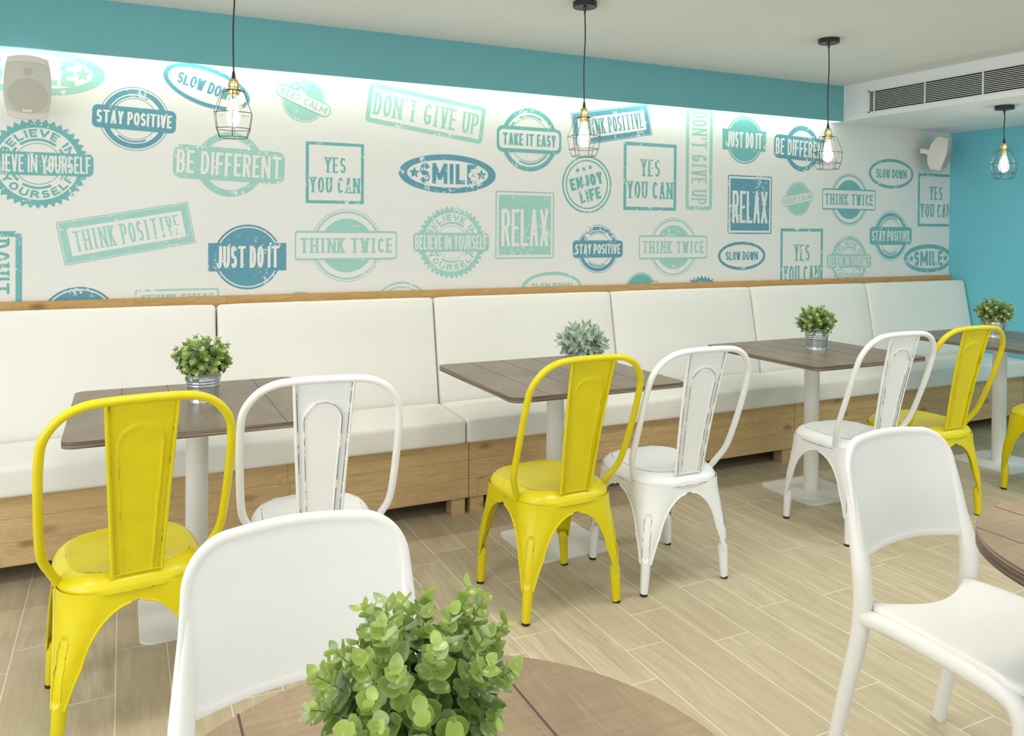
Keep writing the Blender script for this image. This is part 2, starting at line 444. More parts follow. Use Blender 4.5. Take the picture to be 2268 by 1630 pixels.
struct('ceiling', [(L_X-.12, R_X+.12, F_Y-.12, W_Y, CEIL, CEIL+.1)], MAT['ceiling'], 'smooth off-white ceiling over the tables', 'ceiling')
struct('trim_1', [(L_X, AC_X, VAL_Y, VAL_Y+.022, VAL_Z, CEIL)], MAT['turq'], 'long turquoise valance board hiding the light cove', 'valance')
struct('trim_2', [(AC_X, R_X, F_Y, W_Y, VAL_Z, CEIL)], MAT['bulkhead'], 'white dropped bulkhead beside the turquoise wall', 'bulkhead')
b = MB(); b.box(L_X, AC_X-.02, VAL_Y+.0225, VAL_Y+.040, 2.20, 2.215)
tag(b.build('led_strip', MAT['led'], smooth=0), 'warm light strip hidden behind the turquoise valance', 'light strip')

# air grille on the bulkhead face
g = empty('air_grille', (AC_X, 3.84, 2.263)); tag(g, 'long white linear air conditioning grille with dark slots', 'air vent')
GY0 = -4.6
b = MB(); b.box(-.0015, 0.0, GY0, 0, -.066, .066); b.build('backing', MAT['dark'], g, smooth=0)
b = MB()
for z0, z1 in ((-.075, -.066), (.066, .075)): b.box(-.004, 0, GY0-.01, .012, z0, z1)
b.box(-.004, 0, 0, .012, -.075, .075); b.build('frame', MAT['grille'], g, smooth=0)
b = MB()
for i in range(11):
    z = -.066+.132*(i+1)/12; b.box(-.0035, -.0015, GY0, 0, z-.0017, z+.0017)
b.build('slats', MAT['grille'], g, smooth=0)
y = -.036
while y > GY0:
    b = MB(); b.box(-.0050, 0, y-.0045, y+.0045, -.066, .066); b.build('divider', MAT['grille'], g, smooth=0); y -= .38

# ------------------------------------------------------------------ printed stamps (flat prints on the back wall)
def arcp(cx, cy, rx, ry, a0, a1, n=14): return [(cx+rx*cos(radians(a0+(a1-a0)*i/n)), cy+ry*sin(radians(a0+(a1-a0)*i/n))) for i in range(n+1)]
GL = {
 'A': (1, [[(0, 0), (.5, 1), (1, 0)], [(.2, .33), (.8, .33)]]),
 'B': (.9, [[(0, 0), (0, 1)], [(0, 1), (.55, 1)]+arcp(.55, .76, .37, .24, 90, -90, 10)+[(0, .52)], [(.55, .52)]+arcp(.58, .26, .42, .26, 90, -90, 10)+[(0, 0)]]),
 'C': (.95, [arcp(.5, .5, .5, .5, 48, 312, 24)]),
 'D': (.95, [[(0, 0), (0, 1)], [(0, 1), (.4, 1)]+arcp(.4, .5, .6, .5, 90, -90, 16)+[(0, 0)]]),
 'E': (.8, [[(0, 0), (0, 1)], [(0, 1), (1, 1)], [(0, .5), (.8, .5)], [(0, 0), (1, 0)]]),
 'F': (.8, [[(0, 0), (0, 1)], [(0, 1), (1, 1)], [(0, .5), (.8, .5)]]),
 'G': (1, [arcp(.5, .5, .5, .5, 48, 345, 24), [(.55, .42), (1, .42), (1, .08)]]),
 'H': (1.1, [[(0, 0), (0, 1)], [(1, 0), (1, 1)], [(0, .5), (1, .5)]]),
 'I': (.001, [[(.5, 0), (.5, 1)]]),
 'J': (.7, [[(1, 1), (1, .3)]+arcp(.5, .3, .5, .3, 0, -150, 12)]),
 'K': (.95, [[(0, 0), (0, 1)], [(1, 1), (.05, .45)], [(.3, .58), (1, 0)]]),
 'L': (.8, [[(0, 1), (0, 0)], [(0, 0), (1, 0)]]),
 'M': (1.6, [[(0, 0), (0, 1), (.5, .25), (1, 1), (1, 0)]]),
 'N': (1.2, [[(0, 0), (0, 1), (1, 0), (1, 1)]]),
 'O': (1, [arcp(.5, .5, .5, .5, 0, 360, 28)]),
 'P': (.9, [[(0, 0), (0, 1)], [(0, 1), (.55, 1)]+arcp(.55, .73, .45, .27, 90, -90, 10)+[(0, .46)]]),
 'R': (.95, [[(0, 0), (0, 1)], [(0, 1), (.55, 1)]+arcp(.55, .75, .42, .25, 90, -90, 10)+[(0, .5)], [(.5, .5), (1, 0)]]),
 'S': (.85, [arcp(.5, .74, .48, .26, 35, 250, 14)+arcp(.5, .26, .48, .26, 90, -145, 14)]),
 'T': (1.2, [[(.5, 0), (.5, 1)], [(0, 1), (1, 1)]]),
 'U': (1, [[(0, 1), (0, .35)]+arcp(.5, .35, .5, .35, 180, 360, 14)+[(1, 1)]]),
 'V': (1, [[(0, 1), (.5, 0), (1, 1)]]),
 'W': (1.35, [[(0, 1), (.26, 0), (.5, .85), (.74, 0), (1, 1)]]),
 'X': (1, [[(0, 0), (1, 1)], [(0, 1), (1, 0)]]),
 'Y': (1, [[(0, 1), (.5, .48), (1, 1)], [(.5, .48), (.5, 0)]]),
 "'": (.001, [[(.5, 1), (.5, .72)]]),
}
class Flat:
    """2D shapes laid as thin printed layers: (polygon points, material index, layer)."""
    def __init__(s): s.p = []; s.k = 0; s.xf = lambda x, y: (x, y)
    def poly(s, pts, mi=0, layer=0): s.p.append(([s.xf(*q) for q in pts], mi, layer))
    def quadstrip(s, A, B, mi, layer, closed=False):
        n = len(A)
        for i in range(n if closed else n-1):
            j = (i+1) % n; s.poly([A[i], A[j], B[j], B[i]], mi, layer+(i % 4)*.012)
    def disc(s, cx, cy, rx, ry, mi=0, layer=0, n=56): s.poly([(cx+rx*cos(2*pi*i/n), cy+ry*sin(2*pi*i/n)) for i in range(n)], mi, layer)
    def ring(s, cx, cy, rx, ry, tx, ty=None, mi=0, layer=0, n=64, gaps=()):
        ty = tx if ty is None else ty
        for i in range(n):
            am = 360*(i+.5)/n
            if any(g0 < am < g1 for g0, g1 in gaps): continue
            a, c = 2*pi*i/n, 2*pi*(i+1)/n
            s.poly([(cx+rx*cos(a), cy+ry*sin(a)), (cx+rx*cos(c), cy+ry*sin(c)), (cx+(rx-tx)*cos(c), cy+(ry-ty)*sin(c)), (cx+(rx-tx)*cos(a), cy+(ry-ty)*sin(a))], mi, layer)
    def rrect(s, hx, hy, r, mi=0, layer=0, cx=0, cy=0): s.poly([(cx+x, cy+y) for x, y in rrect(hx, hy, r)], mi, layer)
    def frame(s, hx, hy, r, t, mi=0, layer=0):
        A = rrect(hx, hy, max(r, .001)); B = rrect(hx-t, hy-t, max(r-t, .0005)); s.quadstrip(A, B, mi, layer, True)
    def star(s, cx, cy, r, mi=0, layer=0):
        for k in range(5):
            a = pi/2+2*pi*k/5
            s.poly([(cx, cy), (cx+r*.45*cos(a-pi/5), cy+r*.45*sin(a-pi/5)), (cx+r*cos(a), cy+r*sin(a)), (cx+r*.45*cos(a+pi/5), cy+r*.45*sin(a+pi/5))], mi, layer)
    def text(s, txt, cx, cy, W, Hh, tv, th=None, slab=False, mi=0, layer=0, gap=.28, warp=None, stencil=False):
        th = tv if th is None else th
        # advance widths in units of letter width L; solve L
        n = len(txt); letters = [c for c in txt]
        adv = sum(GL[c][0] if c != ' ' else .55 for c in letters); fixed = sum(tv for c in letters if c != ' ')
        extra = (tv*1.3 if slab else 0)
        fixed += sum(extra for c in letters if c not in " '" and GL[c][0] < .01)
        L = (W-fixed)/(adv+gap*(n-1))
        x = cx-W/2; ih = Hh-th
        wf = warp if warp else (lambda a, b2: (a, b2))
        for c in letters:
            if c == ' ': x += L*(.55+gap); continue
            lw = GL[c][0]*L; ex = extra/2 if GL[c][0] < .01 and c != "'" else 0
            ox = x+tv/2+ex
            strokes = []
            for pl in GL[c][1]:
                cur = [pl[0]]
                for i in range(1, len(pl)):
                    cur.append(pl[i])
                    if i < len(pl)-1:
                        ax, ay = (pl[i][0]-pl[i-1][0])*max(lw, .3*L), (pl[i][1]-pl[i-1][1])*ih; bx, by = (pl[i+1][0]-pl[i][0])*max(lw, .3*L), (pl[i+1][1]-pl[i][1])*ih
                        if (ax*bx+ay*by) < .55*math.hypot(ax, ay)*math.hypot(bx, by): strokes.append(cur); cur = [pl[i]]
                strokes.append(cur)
            for pl in strokes:
                s.k = (s.k+1) % 14
                P = [(ox+px*lw, cy-Hh/2+th/2+py*ih) for px, py in pl]
                closed = (abs(P[0][0]-P[-1][0])+abs(P[0][1]-P[-1][1])) < 1e-7
                m = len(P); Ls, Rs = [], []
                def nrm(a, b2):
                    dx, dy = b2[0]-a[0], b2[1]-a[1]; l = math.hypot(dx, dy) or 1; return (-dy/l, dx/l)
                for i in range(m):
                    if closed and i in (0, m-1): n1, n2 = nrm(P[-2], P[0]), nrm(P[0], P[1])
                    else:
                        n1 = nrm(P[i-1], P[i]) if i else nrm(P[0], P[1]); n2 = nrm(P[i], P[i+1]) if i < m-1 else n1
                    mx, my = n1[0]+n2[0], n1[1]+n2[1]; l = mx*mx+my*my
                    k = min(2/l if l > 1e-6 else 1, 1.25) ; mx, my = mx*k, my*k
                    px, py = P[i]
                    if not closed and i in (0, m-1):      # butt end, extended half a stroke
                        q = P[1] if i == 0 else P[m-2]; dx, dy = px-q[0], py-q[1]; l2 = math.hypot(dx, dy) or 1
                        px += dx/l2*tv/2*abs(dx/l2); py += dy/l2*th/2*abs(dy/l2)
                    Ls.append(wf(px+mx*tv/2, py+my*th/2)); Rs.append(wf(px-mx*tv/2, py-my*th/2))
                s.quadstrip(Ls, Rs, mi, layer+s.k*.05)
                if slab and not closed and c != "'":
                    for e, q in ((P[0], P[1]), (P[-1], P[-2])):
                        if abs(e[1]-q[1]) < abs(e[0]-q[0])*.6: continue
                        up = e[1] > q[1]
                        if not (abs(e[1]-(cy+Hh/2-th/2)) < .02*Hh or abs(e[1]-(cy-Hh/2+th/2)) < .02*Hh): continue
                        ye = cy+Hh/2 if up else cy-Hh/2; yi = ye-th*.75 if up else ye+th*.75; s.k = (s.k+1) % 14
                        hw = tv*.95
                        s.poly([wf(e[0]-hw, ye), wf(e[0]+hw, ye), wf(e[0]+hw, yi), wf(e[0]-hw, yi)], mi, layer+s.k*.05)
            x += lw+tv+2*ex+L*gap
    def build(s, name, mats, parent, ox, oz, rot, yface, clip=None):
        bm = bmesh.new(); ca_, sa = cos(radians(rot)), sin(radians(rot))
        for pts, mi, layer in s.p:
            vs = [bm.verts.new((ox+x*ca_-y*sa, yface-.0004*(layer+1), oz+x*sa+y*ca_)) for x, y in pts]
            try:
                f = bm.faces.new(vs); f.material_index = mi
            except ValueError: pass
        bmesh.ops.recalc_face_normals(bm, faces=bm.faces)
        for f in bm.faces:
            if f.normal.y > 0: f.normal_flip()
        if clip is not None:
            bmesh.ops.bisect_plane(bm, geom=bm.verts[:]+bm.edges[:]+bm.faces[:], plane_co=(clip, 0, 0), plane_no=(1, 0, 0), clear_outer=True)
        me = bpy.data.meshes.new(name); bm.to_mesh(me); bm.free()
        for mm in mats: me.materials.append(mm)
        o = bpy.data.objects.new(name, me); col.objects.link(o); o.parent = parent
        return o

def stamp(kind, w, h):
    f = Flat(); hw, hh = w/2, h/2
    if kind == 'smile':
        f.ring(0, 0, hw, hh, w*.082, h*.145, n=72); k = w/.578
        f.text('SMILE', 0, 0, w*.58, h*.52, .023*k, .024*k, gap=.32, slab=False); 
        for sx in (-1, 1): f.star(sx*w*.345, 0, .033*k)
    elif kind == 'slow':
        f.ring(0, 0, hw, hh, w*.05, h*.105, n=72); f.text('SLOW DOWN', 0, 0, w*.68, h*.30, w*.024, w*.022, gap=.22)
    elif kind == 'stay':
        r = hh; f.ring(0, 0, r, r, r*.02); f.ring(0, 0, r*.93, r*.93, r*.15); f.ring(0, 0, r*.74, r*.74, r*.05, gaps=((30, 60), (205, 230), (300, 330))); f.ring(0, 0, r*.65, r*.65, r*.018)
        bh = h*.178; f.rrect(hw, bh, bh*.45, 0, 1); f.text('STAY POSITIVE', 0, 0, w*.90, bh*1.15, w*.027, w*.024, gap=.24, mi=1, layer=2)
    elif kind == 'calm':
        r = hh*.96; f.ring(0, 0, r*1.0, r*1.0, r*.04); f.disc(0, 0, r*.92, r*.92); bh = h*.125
        f.rrect(hw, bh*1.15, bh, 1, 1); 
        A = rrect(hw, bh*1.15, bh); B = rrect(hw*.975, bh*.98, bh*.9); f.quadstrip(A, B, 0, 2, True)
        f.text('KEEP CALM', 0, 0, w*.86, bh*1.25, w*.022, w*.020, gap=.3, layer=2)
    elif kind == 'believe':
        R = hh; n = 40; A = []; 
        for i in range(2*n):
            a = pi*i/n; q = R if i % 2 == 0 else R*.9; A.append((q*cos(a), q*sin(a)))
        B = [(R*.80*cos(pi*i/n), R*.80*sin(pi*i/n)) for i in range(2*n)]
        f.quadstrip(A, B, 0, 0, True)
        f.ring(0, 0, R*.56, R*.56, R*.055, gaps=((40, 52), (128, 142), (225, 238), (300, 318))); f.ring(0, 0, R*.46, R*.46, R*.016)
        def up(a, c): th_ = pi/2-a/(R*.68); return ((R*.68+c)*cos(th_), (R*.68+c)*sin(th_))
        def dn(a, c): th_ = -pi/2+a/(R*.68); return ((R*.68-c)*cos(th_), (R*.68-c)*sin(th_))
        f.text('BELIEVE IN', 0, 0, R*1.75, R*.17, R*.045, R*.038, gap=.35, warp=up)
        f.text('YOURSELF', 0, 0, R*1.62, R*.17, R*.045, R*.038, gap=.35, warp=dn)
        bh = h*.128; f.rrect(hw, bh, bh*.45, 0, 1); f.text('BELIEVE IN YOURSELF', 0, 0, w*.95, bh*1.5, w*.0175, w*.021, gap=.24, mi=1, layer=2)
    elif kind == 'different':
        r = hh; f.ring(0, 0, r, r, r*.21); bh = h*.255; f.rrect(hw, bh, bh*.5, 0, 1)
        f.text('BE DIFFERENT', 0, 0, w*.94, bh*1.38, w*.026, w*.026, gap=.3, mi=1, layer=2)
    elif kind == 'yes':
        f.frame(hw, hh, .002, w*.052); f.text('YES', 0, h*.13, w*.36, h*.25, w*.034, w*.022, slab=True, gap=.42)
        f.text('YOU CAN', 0, -h*.20, w*.86, h*.25, w*.036, w*.022, slab=True, gap=.42)
    elif kind in ('give', 'giveV'):
        if kind == 'giveV': f.xf = lambda x, y: (y, -x); w, h = h, w; hw, hh = w/2, h/2
        f.frame(hw, hh, h*.12, h*.115); f.text("DON'T GIVE UP", 0, 0, w*.89, h*.56, w*.0190, w*.016, slab=True, gap=.42)
    elif kind == 'easy':
        r = hh; f.ring(0, 0, r, r, r*.14); f.ring(0, 0, r*.79, r*.79, r*.055, gaps=((35, 55), (120, 135), (215, 240))); f.ring(0, 0, r*.70, r*.70, r*.018)
        bh = h*.205; f.rrect(hw, bh, bh*.5, 0, 1); f.rrect(hw*.93, bh*.72, bh*.35, 1, 2); f.text('TAKE IT EASY', 0, 0, w*.82, bh*.92, w*.028, w*.025, gap=.3, layer=3)
    elif kind == 'think':
        f.frame(hw, hh, .001, h*.025); f.frame(hw*.97, hh*.92, .001, h*.145); f.text('THINK POSITIVE', 0, 0, w*.80, h*.47, w*.0155, w*.011, slab=True, gap=.46)
    elif kind == 'enjoy':
        r = hh; f.ring(0, 0, r, r, r*.06); f.ring(0, 0, r*.86, r*.86, r*.05)
        a = radians(14); f.xf = lambda x, y: (x*cos(a)-y*sin(a), x*sin(a)+y*cos(a))
        f.text('ENJOY', 0, r*.12, r*1.34, r*.42, r*.105, r*.09, gap=.3); f.text('LIFE', r*.04, -r*.38, r*.86, r*.42, r*.105, r*.09, gap=.3)
        for i in (-1, 0, 1): f.star(i*r*.26, r*.56, r*.10)
    elif kind == 'just':
        r = hh; f.ring(0, 0, r, r, r*.06); f.disc(0, 0, r*.90, r*.90); bh = h*.215; f.rrect(hw, bh, .002, 0, 1)
        f.text('JUST DO IT', 0, 0, w*.80, bh*1.56, w*.037, w*.034, gap=.26, mi=1, layer=2)
    elif kind == 'twice':
        r = hh; f.ring(0, 0, r, r, r*.02); f.ring(0, 0, r*.94, r*.94, r*.05); f.disc(0, 0, r*.74, r*.74); bh = h*.20
        f.rrect(hw, bh, bh*.22, 1, 1); A = rrect(hw, bh, bh*.22); B = rrect(hw*.975, bh*.86, bh*.15); f.quadstrip(A, B, 0, 2, True)
        f.text('THINK TWICE', 0, 0, w*.90, bh*1.02, w*.0225, w*.018, slab=True, gap=.42, layer=2)
    elif kind == 'twice0':
        f.frame(hw, hh, .012, .009); f.text('THINK TWICE', 0, 0.0, w*.88, h*.62, w*.024, w*.022, slab=True, gap=.34)
    elif kind == 'relax':
        f.frame(hw, hh, w*.035, w*.022); f.rrect(hw*.89, hh*.885, w*.02, 0, 0); f.text('RELAX', 0, -h*.04, w*.80, h*.55, w*.052, w*.052, gap=.2, mi=1, layer=1)
    elif kind == 'disc':
        f.ring(0, 0, hw, hh, w*.05); f.disc(0, 0, hw*.86, hh*.86)
    return f
TXT = {'smile': 'SMILE oval', 'slow': 'SLOW DOWN oval', 'stay': 'STAY POSITIVE badge', 'calm': 'KEEP CALM badge', 'believe': 'BELIEVE IN YOURSELF toothed badge', 'different': 'BE DIFFERENT badge', 'yes': 'YES YOU CAN square',
       'give': "DON'T GIVE UP panel", 'giveV': "upright DON'T GIVE UP panel", 'easy': 'TAKE IT EASY badge', 'think': 'THINK POSITIVE panel', 'enjoy': 'ENJOY LIFE roundel', 'just': 'JUST DO IT badge', 'twice': 'THINK TWICE badge', 'twice0': 'half-hidden THINK TWICE panel', 'relax': 'RELAX square', 'disc': 'half-hidden round badge'}
STAMPS = [
('smile', 'mint', -0.371, 2.078, 0.579, 0.217, 0), ('stay', 'blue', 0.045, 1.89, 0.357, 0.299, -2), ('slow', 'blue', 0.365, 2.066, 0.41, 0.19, -17), ('calm', 'mint', 0.829, 2.036, 0.29, 0.233, -22),
('believe', 'teal', -0.348, 1.663, 0.44, 0.407, 0), ('different', 'mint', 0.472, 1.693, 0.522, 0.318, -2), ('yes', 'teal', 0.992, 1.67, 0.305, 0.318, 0), ('give', 'mint', 1.5, 2.012, 0.683, 0.211, -7.4),
('smile', 'blue', 1.625, 1.689, 0.578, 0.216, 0), ('easy', 'teal', 2.13, 1.905, 0.423, 0.368, 0), ('think', 'blue', 2.701, 2.032, 0.566, 0.198, 10.2), ('enjoy', 'teal', 2.523, 1.657, 0.347, 0.347, 0),
('yes', 'teal', 2.987, 1.72, 0.404, 0.424, 0), ('giveV', 'mint', 3.372, 1.855, 0.217, 0.676, 0), ('just', 'teal', 3.752, 1.992, 0.38, 0.318, 0), ('different', 'blue', 4.273, 1.961, 0.522, 0.319, -2),
('think', 'mint', 0.017, 1.354, 0.567, 0.202, 10.7), ('giveV', 'teal', -0.518, 1.02, 0.217, 0.68, 0), ('just', 'blue', 0.557, 1.236, 0.373, 0.324, 0), ('twice', 'mint', 1.057, 1.292, 0.542, 0.382, 0),
('believe', 'mint', 1.647, 1.308, 0.454, 0.411, 0), ('relax', 'mint', 2.105, 1.408, 0.383, 0.392, 0), ('stay', 'blue', 2.604, 1.266, 0.358, 0.295, 0), ('twice', 'mint', 3.173, 1.275, 0.538, 0.379, 0),
('relax', 'blue', 3.805, 1.559, 0.384, 0.393, 0), ('slow', 'blue', 3.739, 1.215, 0.411, 0.191, 0), ('calm', 'mint', 4.241, 1.609, 0.293, 0.249, 10), ('twice', 'teal', 4.74, 1.615, 0.54, 0.38, 0),
('slow', 'teal', 5.178, 1.818, 0.483, 0.223, 0), ('yes', 'teal', 5.68, 1.631, 0.414, 0.41, 0), ('yes', 'teal', 4.281, 1.174, 0.401, 0.456, 0), ('believe', 'mint', 4.746, 1.169, 0.449, 0.381, 0),
('stay', 'teal', 5.18, 1.352, 0.454, 0.376, 0), ('smile', 'teal', 5.602, 1.18, 0.565, 0.217, 0), ('just', 'blue', -0.185, 0.946, 0.38, 0.32, 0), ('twice0', 'mint', 0.233, 1.02, 0.376, 0.131, 0),
('disc', 'mint', 0.817, 0.935, 0.251, 0.241, 0), ('enjoy', 'mint', 1.356, 0.921, 0.347, 0.347, 0), ('slow', 'mint', 2.287, 1.039, 0.406, 0.188, 0), ('calm', 'teal', 2.922, 0.997, 0.294, 0.25, 15),
('believe', 'blue', 3.4, 0.885, 0.45, 0.41, 0), ('disc', 'mint', 3.893, 0.94, 0.249, 0.212, 0)]
for kind, c, sx, sz, w, h, rot in STAMPS:
    o = stamp(kind, w, h).build('printed_stamp', [MAT[c], MAT['wall']], wall_back, sx, sz, rot, W_Y, clip=R_X-.002 if sx > 5.3 else None)
    o['label'] = '%s %s printed on the wallpaper' % (c, TXT[kind])

# ------------------------------------------------------------------ bench
BASE_Y = 3.57
UNITS = [(-0.62, 1.503), (1.507, 3.618), (3.622, 5.83)]
LB = ['planked wooden bench base under the cushion at the photo left', 'planked wooden bench base behind the second table', 'planked wooden bench base ending at the turquoise wall']
for (x0, x1), lb in zip(UNITS, LB):
    t_ = empty('wooden_bench', (x0, BASE_Y, 0)); tag(t_, lb, 'bench base', 'wooden bench bases along the wall')
    b = MB(); b.box(0, x1-x0, 0, .55, .083, .357); b.build('plank_box', MAT['bench_wood'], t_, smooth=0)
    for lx in (.012, x1-x0-.082):
        for ly in (.012, .46):
            b = MB(); b.box(lx, lx+.07, ly, ly+.07, 0, .084); b.build('leg', MAT['bench_wood'], t_, smooth=0)
    if x0 < 0:
        pass
SEATS = [(-0.66, 1.473), (1.479, 3.665), (3.671, 5.832)]
LS = ['long white leatherette seat cushion behind the first table', 'long white leatherette seat cushion between second and third tables', 'long white leatherette seat cushion running into the turquoise wall']
for (x0, x1), lb in zip(SEATS, LS):
    hx = (x1-x0)/2
    t_ = empty('seat_cushion', ((x0+x1)/2, 3.717, .358)); tag(t_, lb, 'cushion', 'white seat cushions on the bench')
    b = MB()
    b.rbox((0, -.008, .056), (x1-x0, .373, .112), .016, div=14, crown=lambda u, v, w: (0, 0, (.016*(1-abs(u)**10)*(1-abs(v)**4) + .012*(v*.5+.5)) if w > 0 else 0))
    b.build('upholstery', MAT['leather'], t_, smooth=60)
    b = MB(); z = .110
    b.tube([(-hx+.014, -.190, .104), (hx-.014, -.190, .104)], .0018, 6); b.build('piping', MAT['leather'], t_)
BACKX = [-1.79, -.70, .396, 1.490, 2.609, 3.689, 4.757, 5.832]
LBK = ['', 'white leatherette back cushion furthest left, behind the first table', 'white leatherette back cushion behind the first green plant and white chair', 'white leatherette back cushion behind the grey-green plant',
       'white leatherette back cushion between the second and third plants', 'white leatherette back cushion behind the third table plant', 'white leatherette back cushion against the turquoise wall']
lean = math.atan2(0.105, 0.54)
for i in range(1, 7):
    x0, x1 = BACKX[i]+.003, BACKX[i+1]-.003; hx = (x1-x0)/2
    t_ = empty('back_cushion', ((x0+x1)/2, 3.9075, .382)); tag(t_, LBK[i], 'cushion', 'white back cushions along the bench')
    t_.rotation_euler = (-lean, 0, 0)
    b = MB()
    b.rbox((0, .050, .323), (x1-x0, .100, .646), .018, div=12, crown=lambda u, v, w: (0, -.008*(1-abs(u)**8)*(1-abs(w)**6) if v < 0 else 0, (.004*(1-abs(u)**14)) if w > .5 else 0))
    b.build('upholstery', MAT['leather'], t_, smooth=60)
    b = MB(); b.tube([(-hx+.012, .004, .6405), (hx-.012, .004, .6405)], .0016, 6); b.build('piping', MAT['leather'], t_)
b = MB(); b.box(-.74, 5.836, 4.140, 4.166, .36, 1.047)
tag(b.build('bench_backboard', MAT['rail_wood'], smooth=0), 'honey wooden backboard whose edge shows above the back cushions', 'backboard')

# ------------------------------------------------------------------ tables
def square_table(x, y, label, sx=.81, sy=.815):
    t_ = empty('cafe_table', (x, y, 0)); tag(t_, label, 'table', 'square bistro tables along the bench')
    hx, hy = sx/2, sy/2
    b = MB(); b.prism(rrect(hx, hy, .04), .728, .749, 0, 1); top = b.build('tabletop', [MAT['laminate'], MAT['ply_edge']], t_, smooth=30)
    b = MB()
    for k in (-1.5, -.5, .5, 1.5): b.box(k*.163-.0012, k*.163+.0012, -hy+.001, hy-.001, .7485, .7494)
    b.build('grooves', MAT['groove'], top, smooth=0)
    b = MB(); b.cyl((0, 0, .008), .0385, .712, 40); b.build('pole', MAT['white_metal'], t_)
    b = MB(); b.prism(rrect(.19, .19, .045), 0, .008); b.build('base_plate', MAT['white_metal'], t_, smooth=30)
    b = MB(); b.prism(rrect(.14, .14, .02), .720, .728); b.build('mounting_plate', MAT['white_metal'], t_, smooth=30)
    return t_
square_table(.238, 3.08, 'first square bistro table, behind the left yellow chair')
square_table(1.72, 3.10, 'square bistro table with the grey-green plant on it')
square_table(3.30, 3.135, 'square bistro table behind the third white metal chair', .775, .80)
square_table(4.745, 3.05, 'furthest square bistro table, near the turquoise wall')

def round_table(x, y, label, groove_x):
    t_ = empty('round_table', (x, y, 0)); tag(t_, label, 'table', 'round brown tables in the foreground')
    b = MB(); R = .366; n = 96
    c = lambda r: [(r*cos(2*pi*i/n), r*sin(2*pi*i/n)) for i in range(n)]
    b.prism(c(R), .712, .7435, 1, 1); b.prism(c(R-.002), .7430, .7450, 0, 2)
    top = b.build('tabletop', [MAT['laminate_round'], MAT['ply_edge'], MAT['rim_pale']], t_, smooth=30)
    b = MB()
    for k in groove_x:
        hy = sqrt(R*R-k*k)-.002; b.box(k-.0016, k+.0016, -hy, hy, .7445, .7454)
    b.build('grooves', MAT['groove'], top, smooth=0)
    b = MB(); b.cyl((0, 0, .008), .0385, .697, 40); b.build('pole', MAT['white_metal'], t_)
    b = MB(); b.prism(rrect(.19, .19, .045), 0, .008); b.build('base_plate', MAT['white_metal'], t_, smooth=30)
    b = MB(); b.prism(rrect(.14, .14, .02), .705, .712); b.build('mounting_plate', MAT['white_metal'], t_, smooth=30)
    return t_
round_table(.312, .778, 'round brown plank-look table holding the big foreground plant', (-.176, .004, .181))
round_table(1.888, .828, 'round brown table cut by the right photo edge', (-.223, -.058, .107, .272))

